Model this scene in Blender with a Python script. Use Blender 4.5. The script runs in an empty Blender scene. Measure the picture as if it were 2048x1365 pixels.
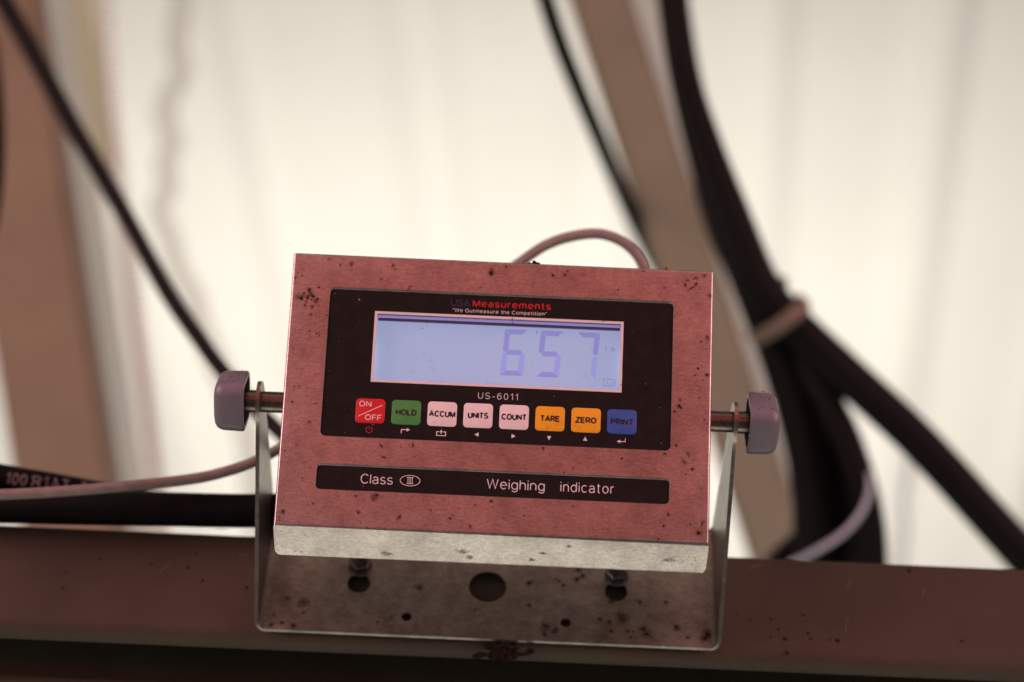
import bpy, bmesh, math, random
from mathutils import Vector, Matrix
random.seed(7)
sc = bpy.context.scene
COL = sc.collection
R = math.radians

# ------------------------------------------------------------------ camera, world, lamps, exposure
PITCH, ROLL = R(43.0), R(2.48)
cam_d = bpy.data.cameras.new('camera')
cam = bpy.data.objects.new('camera', cam_d); COL.objects.link(cam)
fw = Vector((0, math.cos(PITCH), math.sin(PITCH))); up0 = Vector((0, -math.sin(PITCH), math.cos(PITCH))); rt0 = Vector((1, 0, 0))
rt = rt0*math.cos(ROLL) + up0*math.sin(ROLL); up = -rt0*math.sin(ROLL) + up0*math.cos(ROLL)
cam.matrix_world = Matrix(((rt.x, up.x, -fw.x, 0), (rt.y, up.y, -fw.y, 0), (rt.z, up.z, -fw.z, 1.5), (0, 0, 0, 1)))
cam_d.sensor_width = 36.0; cam_d.lens = 36.0*4000/2048
cam_d.clip_start = 0.05; cam_d.clip_end = 60
cam_d.dof.use_dof = True; cam_d.dof.focus_distance = 1.115; cam_d.dof.aperture_fstop = 2.65
cam_d.dof.aperture_blades = 8
sc.camera = cam

world = bpy.data.worlds.new('World'); sc.world = world; world.use_nodes = True
world.node_tree.nodes['Background'].inputs[0].default_value = (1.0, 0.86, 0.80, 1)
world.node_tree.nodes['Background'].inputs[1].default_value = 0.085

def area(name, loc, target, size, power, color, spread=180):
    l = bpy.data.lights.new(name, 'AREA'); l.shape = 'RECTANGLE'; l.size, l.size_y = size
    l.energy = power; l.color = color; l.spread = R(spread)
    o = bpy.data.objects.new(name, l); COL.objects.link(o); o.location = loc
    o.rotation_euler = (Vector(target) - Vector(loc)).to_track_quat('-Z', 'Y').to_euler()
    return o
area('daylight_above_roof', (0.05, 3.85, 6.0), (0.05, 3.85, 0), (3.0, 2.5), 69, (1.0, 0.952, 0.872))
area('sunlit_yard_bounce', (0, 2.55, 0.05), (0, 2.55, 3), (3.4, 1.9), 28, (1.0, 0.925, 0.77))
area('red_side_of_pen', (0, -1.7, 2.0), (0, 0.84, 2.2), (3.4, 2.2), 13.0, (1.0, 0.115, 0.09))
area('key_fill_left', (-2.3, -0.5, 2.5), (0, 0.9, 2.3), (1.6, 2.0), 10.5, (1.0, 0.50, 0.52), 60)  # added pink fill lamp for the keys and case edges
area('key_fill_right', (2.3, -0.5, 2.5), (0, 0.9, 2.3), (1.6, 2.0), 9, (1.0, 0.49, 0.51), 60)  # matching added pink fill from the right
area('background_fill_left', (-2.1, 0.4, 1.5), (0.1, 2.3, 3.7), (1.2, 1.2), 2.6, (1.0, 0.93, 0.82), 70)  # added neutral fill lamp for the posts and hoses behind
area('background_fill_right', (2.1, 0.4, 1.5), (-0.1, 2.3, 3.7), (1.2, 1.2), 2.0, (1.0, 0.93, 0.82), 70)  # same added background fill, right side
area('plate_fill', (0, -1.7, 4.4), (0, 0.97, 2.2), (4.2, 2.2), 14, (1.0, 0.58, 0.47))  # added lamp, mirrored by the bracket plate to brighten it

sc.view_settings.view_transform = 'Standard'; sc.view_settings.look = 'None'
sc.view_settings.exposure = 0.0; sc.view_settings.gamma = 1.0
sc.cycles.use_denoising = True
sc.cycles.max_bounces = 8

# ------------------------------------------------------------------ measured tables (metres; face tables in millimetres)
DEVICE_MATRIX = [[0.999978, 0.001781, -0.006435, -0.00681], [-0.004883, -0.462233, -0.886745, 0.84081], [-0.004553, 0.886757, -0.462214, 2.24171], [0, 0, 0, 1]]
FACE_SPECKS = [(-109.72, 57.17, 1.02, 0, 1), (-104.34, 58.76, 0.64, 0, 1), (-112.48, 55.02, 0.7, 0, 1), (-110.36, 52.41, 1.02, 0, 1), (-113.53, 51.6, 0.89, 0, 1), (-107.18, 53.23, 0.89, 0, 1), (-104.51, 52.0, 0.64, 0, 1), (-111.33, 48.0, 0.57, 0, 1), (-109.21, 54.49, 1.65, 1, 1), (-107.4, 47.16, 1.4, 1, 1), (-103.59, 48.01, 0.32, 0, 1), (-114.19, 65.42, 0.38, 0, 1), (-116.9, 67.0, 0.25, 0, 1), (-117.97, 63.9, 0.89, 1, 1), (-62.88, 73.85, 0.57, 0, 1), (-61.76, 71.52, 0.38, 0, 1), (-86.86, 73.45, 1.53, 1, 1), (-92.97, 72.7, 0.45, 0, 1), (-7.01, 71.96, 1.14, 0, 1), (-6.77, 73.87, 1.02, 1, 1), (-52.12, 61.66, 0.64, 1, 1), (-12.75, 63.23, 0.64, 1, 1), (-99.68, 75.93, 0.89, 1, 1), (-113.19, 33.5, 0.25, 0, 1), (-111.36, 34.79, 0.19, 0, 1), (-107.67, 32.75, 0.38, 0, 1), (-103.74, 31.59, 0.45, 0, 1), (-102.36, 30.32, 0.38, 0, 1), (-102.16, 32.0, 0.32, 0, 1), (-100.18, 35.96, 0.25, 0, 1), (-107.74, 42.78, 1.14, 1, 1), (-114.0, 0.33, 0.38, 0, 1), (-111.48, 0.77, 0.64, 1, 1), (-98.38, 42.54, 0.38, 0, 1), (-114.56, 52.56, 1.91, 1, 1), (-105.68, 50.27, 1.4, 1, 1), (-110.83, 50.04, 0.51, 0, 1), (-108.03, 51.51, 0.45, 0, 1), (1.53, 75.85, 0.56, 0, 1), (-6.81, 71.6, 0.98, 0, 1), (28.5, 71.93, 0.77, 0, 1), (36.56, 74.82, 0.49, 0, 1), (105.39, 72.57, 0.42, 0, 2.2), (108.36, 73.23, 0.35, 0, 1), (104.03, 69.69, 0.56, 0, 1.5), (109.97, 74.27, 1.26, 1, 1), (110.04, 70.55, 0.77, 0, 1), (107.61, 68.07, 0.56, 0, 3.2), (112.23, 67.31, 0.28, 0, 1), (92.02, 67.51, 0.35, 0, 1), (99.43, 52.55, 0.28, 0, 1), (112.77, 49.4, 0.21, 0, 1), (116.98, 38.95, 1.4, 1, 1), (116.25, 32.35, 0.49, 1, 1), (112.04, 20.88, 0.63, 0, 1), (117.15, 17.34, 0.77, 0, 1), (114.97, 13.99, 0.35, 0, 1), (117.96, 63.87, 1.4, 1, 1), (114.56, 75.59, 1.12, 1, 1), (-105.81, -51.67, 0.32, 0, 1), (-101.94, -66.2, 0.32, 0, 1), (-98.96, -65.75, 0.51, 0, 1), (-64.07, -59.41, 0.83, 0, 1), (-65.24, -60.74, 2.04, 1, 1), (-75.63, -60.56, 0.57, 0, 1), (-85.01, -61.3, 0.32, 0, 1), (-73.78, -69.71, 1.27, 1, 1), (-0.69, -60.09, 0.57, 0, 1), (-18.38, -65.53, 0.32, 0, 1), (-116.74, -74.04, 0.38, 0, 1), (-116.91, -75.95, 0.38, 0, 1), (-105.45, -76.83, 0.32, 0, 1), (-79.39, -75.04, 0.32, 0, 1), (-72.03, -75.47, 0.25, 0, 1), (-81.75, -77.23, 0.25, 0, 1), (-68.25, -77.84, 0.32, 0, 1), (-61.27, -38.11, 0.51, 0, 1.6), (-63.24, -31.74, 0.51, 0, 2), (-101.22, -9.04, 0.38, 0, 2.5), (-114.62, -8.66, 0.45, 0, 1), (-105.51, -42.66, 0.25, 0, 1), (-115.07, -71.23, 1.53, 1, 1), (-110.61, -33.21, 0.64, 1, 1), (-108.03, -38.26, 0.51, 1, 1), (-47.82, -30.4, 0.32, 0, 1), (-27.93, -41.45, 0.25, 0, 1), (-15.54, -43.15, 0.38, 0, 1), (101.91, -1.23, 0.89, 0, 1), (102.76, -2.32, 0.62, 0, 1), (99.39, -4.72, 0.62, 0, 1), (26.53, -28.94, 0.62, 0, 1), (27.1, -29.61, 0.48, 0, 1), (112.9, 3.84, 0.41, 0, 1), (116.06, -8.68, 0.41, 0, 1), (117.81, -10.77, 0.27, 0, 1), (109.79, -37.15, 0.75, 0, 1), (106.47, -40.27, 0.41, 0, 1), (70.55, -32.88, 0.55, 0, 1), (47.38, -36.34, 0.55, 1, 1), (43.78, -39.96, 0.62, 1, 1), (38.98, -42.11, 0.41, 0, 1), (-0.71, -60.18, 0.55, 0, 1), (6.65, -69.42, 0.34, 0, 1), (17.82, -67.56, 0.41, 0, 1), (97.31, -63.41, 0.68, 0, 1), (94.89, -69.65, 0.62, 0, 1), (115.97, -67.62, 0.41, 0, 4), (109.39, -68.26, 0.41, 0, 1), (114.19, -72.81, 1.09, 0, 1), (92.11, -76.98, 0.48, 0, 1), (44.52, -60.9, 0.41, 0, 1), (36.35, -58.73, 0.48, 1, 1)]
GLASS_SPECKS = [(-44.31, 37.47, 0.38, 0, 1), (-41.92, 40.72, 0.32, 0, 1), (-62.23, 27.33, 0.25, 0, 1), (-59.64, 19.48, 0.13, 0, 1), (-48.7, 12.82, 1.65, 1, 1), (-46.5, 19.21, 0.89, 1, 1), (-37.27, 14.33, 1.53, 1, 1), (-38.8, 18.89, 1.4, 1, 1), (-42.21, 22.71, 1.27, 1, 1), (50.34, 40.93, 0.42, 0, 1), (20.55, 38.13, 0.42, 0, 1), (6.5, 43.36, 0.49, 0, 1), (51.56, 29.66, 0.28, 0, 1), (54.22, 29.78, 1.12, 1, 1), (49.13, 13.93, 1.81, 1, 1), (52.82, 8.31, 0.56, 1, 1), (19.11, 19.83, 0.56, 1, 1), (32.17, 36.45, 0.98, 1, 1), (39.67, 23.66, 0.35, 1, 1), (68.88, 9.39, 0.35, 0, 1), (6.41, 45.56, 0.49, 0, 1), (57.93, 46.19, 0.42, 0, 1)]
PALE_DUST = [(-95.09, 55.94, 0.32, 0, 1), (-80.99, 52.73, 0.51, 0, 1.8), (-87.15, 38.35, 0.25, 0, 1), (-90.95, 27.83, 0.25, 0, 1), (-94.88, 10.09, 0.25, 0, 1), (-81.59, 36.93, 0.19, 0, 1), (-85.36, -11.14, 0.25, 0, 1), (-84.07, -24.89, 0.32, 0, 1), (-71.92, -54.65, 0.38, 0, 1), (-68.75, -19.53, 0.32, 0, 2), (31.91, 1.26, 0.34, 0, 1), (92.37, -22.87, 0.34, 0, 1), (41.35, -47.66, 0.41, 0, 1), (91.35, -2.62, 0.27, 0, 1), (82.84, 10.74, 0.35, 0, 1), (74.66, 41.07, 0.21, 0, 1)]
LEFT_CABLE = [(-0.4804, 1.0395, 2.9073), (-0.4436, 1.078, 2.8659), (-0.4101, 1.0966, 2.8167), (-0.3771, 1.1158, 2.7668), (-0.3455, 1.1306, 2.7216), (-0.316, 1.1354, 2.6725), (-0.2869, 1.1411, 2.6224), (-0.266, 1.1359, 2.584), (-0.2425, 1.1307, 2.5455), (-0.2176, 1.1172, 2.5014), (-0.1891, 1.1039, 2.457), (-0.161, 1.0964, 2.4211), (-0.1304, 1.0893, 2.3847)]
EDGE_HOSE = [(-0.226, 0.4904, 2.1471), (-0.2211, 0.5233, 2.1411), (-0.2216, 0.5603, 2.1308), (-0.2275, 0.5986, 2.119), (-0.2423, 0.6384, 2.1058)]
LEFT_POST = [(-0.5768, 1.1726, 3.2484), (-0.4299, 1.6685, 2.7166)]
PALE_POST = [(-0.6273, 1.4277, 3.6346), (-0.4462, 2.0325, 2.9861)]
YELLOW_PIPE = [(-0.5686, 1.3696, 3.5503), (-0.4938, 1.6296, 3.2716)]
COIL = [(-0.4067, 1.1022, 3.0307), (-0.3912, 1.1491, 2.9804), (-0.3736, 1.2433, 2.8794), (-0.3545, 1.3248, 2.7919), (-0.3279, 1.4314, 2.6777), (-0.3148, 1.491, 2.6137)]
ROPE = [(-0.5306, 1.7835, 3.9862), (-0.5202, 1.8293, 3.9372), (-0.5167, 1.8599, 3.9043), (-0.5228, 1.9062, 3.8547), (-0.5122, 1.9315, 3.8276), (-0.5312, 1.9627, 3.7941), (-0.5345, 1.9808, 3.7747), (-0.5217, 2.006, 3.7477), (-0.5315, 2.0293, 3.7227), (-0.5242, 2.0496, 3.7009), (-0.5375, 2.0756, 3.6731), (-0.5165, 2.1108, 3.6353), (-0.5052, 2.136, 3.6082), (-0.4777, 2.1659, 3.5761), (-0.4704, 2.1862, 3.5544), (-0.4357, 2.2364, 3.5006), (-0.3988, 2.2865, 3.4469), (-0.3856, 2.3168, 3.4144), (-0.3641, 2.4186, 3.3052)]
DIAG_POST = [(0.0273, 1.1436, 3.2062), (0.2839, 1.6139, 2.7019)]
BRACE_LIT_FACE = [(0.0905, 1.3134, 3.464), (0.3517, 1.8552, 2.883)]
MID_CABLE = [(0.0018, 1.076, 2.9854), (0.0173, 1.1063, 2.953), (0.0327, 1.1398, 2.9317), (0.0523, 1.1815, 2.9163), (0.0755, 1.2452, 2.9213), (0.1009, 1.3242, 2.9393), (0.1285, 1.4229, 2.98), (0.1655, 1.5618, 3.0509)]
HOSE_A = [(0.118, 0.9951, 2.8962), (0.1223, 1.0236, 2.8656), (0.1363, 1.072, 2.8138), (0.1584, 1.1143, 2.7684), (0.1827, 1.1537, 2.7261), (0.207, 1.1909, 2.6863), (0.2361, 1.2124, 2.6632), (0.285, 1.241, 2.6325), (0.347, 1.2773, 2.5936), (0.4243, 1.3301, 2.537), (0.4691, 1.3603, 2.5046)]
HOSE_B = [(0.118, 1.0129, 2.9211), (0.1228, 1.042, 2.89), (0.1362, 1.0912, 2.8372), (0.1556, 1.1344, 2.7909), (0.1783, 1.1746, 2.7478), (0.2034, 1.2118, 2.7079), (0.2271, 1.249, 2.6679), (0.2491, 1.2921, 2.6217), (0.2626, 1.3355, 2.5752), (0.2659, 1.3879, 2.519)]
HOSE_C = [(0.1222, 1.0306, 2.9461), (0.1276, 1.0602, 2.9144), (0.1421, 1.1102, 2.8608), (0.1614, 1.1542, 2.8136), (0.1867, 1.195, 2.7698), (0.2144, 1.2257, 2.7223), (0.2419, 1.2457, 2.6715), (0.2708, 1.2648, 2.6217), (0.2932, 1.291, 2.579), (0.3071, 1.325, 2.5425), (0.3132, 1.3678, 2.4966)]
HOSE_D = [(0.1228, 1.0544, 2.9793), (0.1278, 1.0846, 2.9469), (0.1418, 1.1359, 2.8919), (0.1607, 1.1809, 2.8437), (0.1803, 1.2228, 2.7987), (0.2143, 1.2674, 2.7509), (0.2435, 1.306, 2.7095), (0.2654, 1.3312, 2.6678), (0.2825, 1.3592, 2.6231), (0.2726, 1.3766, 2.5751), (0.2388, 1.3852, 2.5366)]
HOSE_E = [(0.1294, 1.072, 3.0043), (0.1336, 1.1028, 2.9714), (0.1487, 1.1549, 2.9155), (0.1679, 1.2006, 2.8664), (0.1951, 1.2431, 2.8209), (0.2255, 1.2783, 2.7685), (0.2509, 1.2967, 2.7195), (0.273, 1.3144, 2.6711), (0.2898, 1.3375, 2.6171), (0.2981, 1.3729, 2.5791), (0.2988, 1.4115, 2.5377)]
LAVENDER = [(0.2949, 1.3001, 2.6425), (0.3065, 1.3127, 2.6143), (0.3002, 1.2788, 2.548), (0.2935, 1.2852, 2.5265), (0.2796, 1.2979, 2.5128), (0.2597, 1.308, 2.502), (0.2332, 1.3529, 2.5125)]
WIRE = [(0.4626, 1.7342, 3.0128), (0.4623, 1.7656, 2.9791), (0.4583, 1.7932, 2.9495), (0.4621, 1.8166, 2.9243), (0.4579, 1.8599, 2.8779)]
BLACK_HOSE = [(-0.3535, 0.9634, 2.241), (-0.3051, 0.9622, 2.2424), (-0.2598, 0.9615, 2.2431), (-0.2053, 0.9605, 2.2442), (-0.153, 0.9635, 2.2483), (-0.1126, 0.9648, 2.2542), (-0.0648, 0.965, 2.2687), (-0.0196, 0.9598, 2.2889)]
PRINT_HOSE = [(-0.3576, 0.9533, 2.2666), (-0.3122, 0.9703, 2.2703), (-0.2834, 0.9809, 2.2737), (-0.2551, 0.9956, 2.2799), (-0.2222, 1.0226, 2.2949), (-0.1871, 1.065, 2.3227)]
SIGNAL_CABLE = [(-0.3317, 0.932, 2.2234), (-0.2979, 0.9337, 2.2289), (-0.2696, 0.9358, 2.234), (-0.2263, 0.936, 2.2411), (-0.1894, 0.9399, 2.2517), (-0.1693, 0.9401, 2.2588), (-0.1522, 0.9391, 2.2671), (-0.138, 0.9372, 2.2766), (-0.1148, 0.9305, 2.291), (-0.0801, 0.9182, 2.3189), (-0.0447, 0.8998, 2.3459), (-0.0151, 0.88, 2.3672), (0.0043, 0.8693, 2.3787), (0.0178, 0.8625, 2.3859), (0.033, 0.8583, 2.3904), (0.0499, 0.8565, 2.3923), (0.0639, 0.8589, 2.3898), (0.0742, 0.8643, 2.3841), (0.0802, 0.8719, 2.3759), (0.0828, 0.8834, 2.3635), (0.0786, 0.8967, 2.3419)]
CLAMP = [(0.2271, 1.2351, 2.6902), (0.205, 1.2176, 2.7089), (0.2492, 1.2526, 2.6714)]
PLATE_SPECKS = [(-0.1275, 2.174, 3), (-0.1209, 2.1724, 4), (-0.1337, 2.1722, 3), (-0.1096, 2.1711, 3), (-0.1262, 2.1917, 3), (-0.1154, 2.1814, 2), (-0.0716, 2.1774, 2), (-0.1329, 2.1791, 2), (0.059, 2.1864, 3), (0.0647, 2.185, 2), (0.0655, 2.1783, 3), (0.0751, 2.1783, 2), (0.0784, 2.1785, 2), (0.0848, 2.1807, 5), (0.0864, 2.177, 6), (0.1105, 2.1755, 3), (0.1226, 2.1788, 7), (0.1209, 2.1759, 5), (0.0981, 2.2003, 3), (0.0826, 2.1998, 3), (0.0369, 2.2098, 2.5), (0.0348, 2.2127, 2), (0.0327, 2.2136, 2), (0.045, 2.2143, 4), (0.0164, 2.2107, 4), (0.0168, 2.1938, 3), (-0.0147, 2.1892, 2.5), (0.0262, 2.1738, 3), (0.0767, 2.1745, 2), (0.1042, 2.1827, 5), (0.0483, 2.2175, 4)]
BEAM_SPECKS = [(-0.1885, 2.2146, 2.5), (-0.1788, 2.2056, 2.2), (-0.1519, 2.2018, 2.5), (-0.2112, 2.2157, 1.8), (-0.2426, 2.218, 1.6), (-0.2607, 2.2068, 1.6), (-0.2608, 2.1958, 1.8), (-0.2376, 2.1619, 2.5), (-0.2314, 2.1533, 1.6), (-0.1857, 2.2251, 1.4), (-0.2271, 2.1523, 1.6), (0.1411, 2.1985, 1.6), (0.1489, 2.1943, 1.6), (0.165, 2.1881, 1.8), (0.1685, 2.1816, 2.5), (0.1604, 2.1825, 1.8), (0.1808, 2.1994, 2), (0.1821, 2.1953, 1.3), (0.1825, 2.1864, 2), (0.1838, 2.1826, 1.6), (0.2, 2.1823, 2.7), (0.2476, 2.2357, 2.4), (0.2735, 2.1856, 2), (0.1674, 2.1662, 2.3), (0.1691, 2.1718, 2.3), (0.1612, 2.1955, 1.5), (0.195, 2.1826, 1.2)]

# ------------------------------------------------------------------ materials
def nodes_of(name):
    m = bpy.data.materials.new(name); m.use_nodes = True
    return m, m.node_tree, m.node_tree.nodes['Principled BSDF']
def ramp(nt, src, stops):
    r = nt.nodes.new('ShaderNodeValToRGB'); e = r.color_ramp.elements
    while len(e) < len(stops): e.new(0.5)
    for k, (p, c) in enumerate(stops):
        e[k].position = p; e[k].color = (c, c, c, 1) if not isinstance(c, tuple) else (*c, 1)
    nt.links.new(src, r.inputs[0]); return r.outputs[0]
def noise(nt, scale, detail=3, rough=0.55, stretch=(1, 1, 1), coord='Object'):
    tc = nt.nodes.new('ShaderNodeTexCoord'); mp = nt.nodes.new('ShaderNodeMapping'); mp.inputs['Scale'].default_value = stretch
    n = nt.nodes.new('ShaderNodeTexNoise'); n.inputs['Scale'].default_value = scale; n.inputs['Detail'].default_value = detail; n.inputs['Roughness'].default_value = rough
    nt.links.new(tc.outputs[coord], mp.inputs[0]); nt.links.new(mp.outputs[0], n.inputs[0]); return n.outputs[0]
def mixc(nt, fac, a, b, mode='MIX'):
    m = nt.nodes.new('ShaderNodeMix'); m.data_type = 'RGBA'; m.blend_type = mode
    for sock, v in ((m.inputs[0], fac), (m.inputs[6], a), (m.inputs[7], b)):
        if isinstance(v, (int, float)): sock.default_value = v
        elif isinstance(v, tuple): sock.default_value = (*v, 1)
        else: nt.links.new(v, sock)
    return m.outputs[2]
def bump(nt, p, src, strength, dist):
    b = nt.nodes.new('ShaderNodeBump'); b.inputs['Strength'].default_value = strength; b.inputs['Distance'].default_value = dist
    nt.links.new(src, b.inputs['Height']); nt.links.new(b.outputs[0], p.inputs['Normal'])
def plain(name, color, rough=0.5, metal=0.0, var=0.12, scale=60, spec=0.5, grain=0.0):
    m, nt, p = nodes_of(name)
    n = noise(nt, scale, 4, 0.6)
    f = ramp(nt, n, [(0.3, 1 - var), (0.7, 1 + 0)])
    p.inputs['Roughness'].default_value = rough; p.inputs['Metallic'].default_value = metal
    p.inputs['Specular IOR Level'].default_value = spec
    c = mixc(nt, 1.0, color, f, 'MULTIPLY')
    if grain:
        g = ramp(nt, noise(nt, 1600, 2), [(0.3, 1 - grain), (0.7, 1.0)]); c = mixc(nt, 1.0, c, g, 'MULTIPLY')
    nt.links.new(c, p.inputs['Base Color'])
    return m
def steel(name, base, rough, stain, stain_scale, streak=(1, 14, 14), stain_col=(0.16, 0.12, 0.09)):
    m, nt, p = nodes_of(name)
    p.inputs['Metallic'].default_value = 1.0
    blot = ramp(nt, noise(nt, stain_scale, 6, 0.65), [(0.42, 0.0), (0.75, 1.0)])
    fine = noise(nt, 900, 3, 0.7)
    brush = noise(nt, 120, 5, 0.7, streak)
    tone = ramp(nt, fine, [(0.25, 0.68), (0.75, 1.0)])
    tone2 = ramp(nt, brush, [(0.3, 0.82), (0.7, 1.0)])
    c = mixc(nt, 1.0, base, tone, 'MULTIPLY'); c = mixc(nt, 1.0, c, tone2, 'MULTIPLY')
    s = nt.nodes.new('ShaderNodeMath'); s.operation = 'MULTIPLY'; s.inputs[1].default_value = stain; nt.links.new(blot, s.inputs[0])
    c = mixc(nt, s.outputs[0], c, stain_col)
    mot = ramp(nt, noise(nt, stain_scale*5, 5, 0.7), [(0.35, 1.0 - 0.45*stain), (0.62, 1.0)])
    c = mixc(nt, 1.0, c, mot, 'MULTIPLY')
    mid = ramp(nt, noise(nt, 320, 4, 0.75, (1, 2.2, 2.2)), [(0.30, 0.70), (0.6, 1.0)])
    c = mixc(nt, 1.0, c, mid, 'MULTIPLY')
    nt.links.new(c, p.inputs['Base Color'])
    rr = nt.nodes.new('ShaderNodeMapRange'); rr.inputs['To Min'].default_value = rough - 0.06; rr.inputs['To Max'].default_value = rough + 0.12
    nt.links.new(brush, rr.inputs['Value']); nt.links.new(rr.outputs[0], p.inputs['Roughness'])
    bump(nt, p, brush, 0.12, 0.0006)
    return m
M = {}
M['cover'] = steel('brushed_steel_cover', (0.78, 0.73, 0.70), 0.33, 0.45, 16)
M['bracket'] = steel('dull_bracket_steel', (0.66, 0.61, 0.55), 0.34, 0.6, 22)
M['zinc'] = steel('zinc_bolt', (0.40, 0.37, 0.37), 0.40, 0.6, 200)
M['stud'] = steel('greasy_stud', (0.36, 0.31, 0.28), 0.28, 0.7, 160, (1, 6, 6))
M['film'] = plain('black_film', (0.0125, 0.0118, 0.0112), 0.6, var=0.5, scale=140, spec=0.16)
M['white'] = plain('white_print', (0.74, 0.72, 0.74), 0.5, var=0.08, scale=120)
M['key_white'] = plain('white_key', (0.80, 0.78, 0.80), 0.45, var=0.10, scale=110)
M['key_red'] = plain('red_key', (0.60, 0.015, 0.02), 0.45, var=0.10, scale=110)
M['key_green'] = plain('green_key', (0.055, 0.30, 0.075), 0.45, var=0.10, scale=110)
M['key_amber'] = plain('amber_key', (0.82, 0.42, 0.015), 0.45, var=0.08, scale=110)
M['key_blue'] = plain('blue_key', (0.025, 0.10, 0.42), 0.45, var=0.10, scale=110)
M['ink'] = plain('black_ink', (0.012, 0.012, 0.016), 0.5)
M['red_ink'] = plain('red_ink', (0.46, 0.012, 0.012), 0.5)
M['navy_ink'] = plain('navy_ink', (0.024, 0.032, 0.115), 0.5)
M['well'] = plain('display_well', (0.20, 0.18, 0.26), 0.4, scale=300, var=0.5)
M['knob'] = plain('grey_plastic', (0.165, 0.17, 0.205), 0.42, var=0.12, scale=70)
M['dirt'] = plain('dry_mud', (0.030, 0.021, 0.015), 0.9, var=0.5, scale=900, spec=0.1)
M['rust_dirt'] = plain('amber_dirt', (0.26, 0.11, 0.03), 0.9, var=0.4, scale=900, spec=0.1)
M['crumb'] = plain('brown_crumbs', (0.026, 0.019, 0.014), 0.9, var=0.7, scale=500, spec=0.1)
M['scratch'] = plain('bare_scratch', (0.15, 0.11, 0.095), 0.6)
M['dust'] = plain('pale_dust', (0.34, 0.22, 0.16), 0.9)
M['cable'] = plain('grey_cable_jacket', (0.28, 0.255, 0.24), 0.45, var=0.3, scale=140)
M['rubber'] = plain('black_rubber', (0.005, 0.0055, 0.0055), 0.6, var=0.3, scale=60, spec=0.12)
M['cord_black'] = plain('black_cord', (0.008, 0.008, 0.008), 0.6, spec=0.15)
M['hose_print'] = plain('faded_hose_print', (0.36, 0.33, 0.32), 0.7, var=0.6, scale=300)
M['dark_plate'] = plain('dark_brown_plate', (0.022, 0.016, 0.014), 0.7, var=0.3, scale=40, spec=0.15)
M['post_brown'] = plain('faded_brown_paint', (0.285, 0.215, 0.145), 0.6, var=0.3, scale=7)
M['post_tan'] = plain('tan_paint', (0.245, 0.245, 0.175), 0.6, var=0.2, scale=8)
M['spring'] = plain('grey_wire', (0.62, 0.64, 0.58), 0.5)

M['clamp'] = plain('brown_strap', (0.15, 0.13, 0.10), 0.6)
M['lavender'] = plain('lavender_rim_and_wire', (0.44, 0.56, 0.64), 0.35)

def smudge_mat(name='brown_smudge', col=(0.035, 0.024, 0.018), top=0.95, scale=700):
    m, nt, p = nodes_of(name)
    p.inputs['Base Color'].default_value = (*col, 1); p.inputs['Roughness'].default_value = 0.9
    p.inputs['Specular IOR Level'].default_value = 0.1
    uv = nt.nodes.new('ShaderNodeUVMap'); uv.uv_map = 'UVMap'
    ln = nt.nodes.new('ShaderNodeVectorMath'); ln.operation = 'LENGTH'; nt.links.new(uv.outputs[0], ln.inputs[0])
    fall = nt.nodes.new('ShaderNodeMapRange'); fall.inputs['From Min'].default_value = 0.1; fall.inputs['From Max'].default_value = 1.0
    fall.inputs['To Min'].default_value = 1.0; fall.inputs['To Max'].default_value = 0.0
    nt.links.new(ln.outputs['Value'], fall.inputs['Value'])
    n = ramp(nt, noise(nt, scale, 4, 0.7), [(0.34, 0.06), (0.62, top)])
    mu = nt.nodes.new('ShaderNodeMath'); mu.operation = 'MULTIPLY'
    nt.links.new(fall.outputs[0], mu.inputs[0]); nt.links.new(n, mu.inputs[1]); nt.links.new(mu.outputs[0], p.inputs['Alpha'])
    return m
M['smudge'] = smudge_mat()
M['smear'] = smudge_mat('dusty_smear', (0.30, 0.20, 0.17), 0.16, 1800)

def beam_mat():
    m, nt, p = nodes_of('red_brown_beam_paint')
    n = noise(nt, 9, 5, 0.6)
    c = mixc(nt, ramp(nt, n, [(0.35, 0.0), (0.7, 1.0)]), (0.086, 0.072, 0.053), (0.064, 0.054, 0.042))
    g = ramp(nt, noise(nt, 700, 2), [(0.3, 0.85), (0.7, 1.0)])
    c = mixc(nt, 1.0, c, g, 'MULTIPLY')
    nt.links.new(c, p.inputs['Base Color']); p.inputs['Roughness'].default_value = 0.55; p.inputs['Specular IOR Level'].default_value = 0.12
    bump(nt, p, noise(nt, 300, 3), 0.05, 0.0005)
    return m
M['beam'] = beam_mat()

def lcd_mat():
    m, nt, p = nodes_of('backlit_display')
    p.inputs['Base Color'].default_value = (0.13, 0.155, 0.18, 1); p.inputs['Roughness'].default_value = 0.6
    n = noise(nt, 45, 4, 0.6)
    c = mixc(nt, ramp(nt, n, [(0.3, 0.0), (0.7, 1.0)]), (0.36, 0.46, 0.77), (0.33, 0.45, 0.73))
    nt.links.new(c, p.inputs['Emission Color']); p.inputs['Emission Strength'].default_value = 0.70
    return m
M['lcd'] = lcd_mat()
def lit(name, col, s):
    m, nt, p = nodes_of(name); p.inputs['Base Color'].default_value = (*[v*0.2 for v in col], 1)
    p.inputs['Emission Color'].default_value = (*col, 1); p.inputs['Emission Strength'].default_value = s; return m
M['segment'] = lit('lit_segment', (0.265, 0.28, 0.68), 0.78)
M['segment_pale'] = lit('lit_segment_pale', (0.30, 0.355, 0.78), 0.78)
M['led'] = lit('edge_light', (0.62, 0.88, 1.0), 5.0)
M['edge_lit'] = lit('edge_lit_glass', (0.30, 0.28, 0.62), 0.75)  # emission stands in for backlight scattered along the glass edge
M['edge_dark'] = plain('dark_glass_edge', (0.10, 0.09, 0.20), 0.3)
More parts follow.
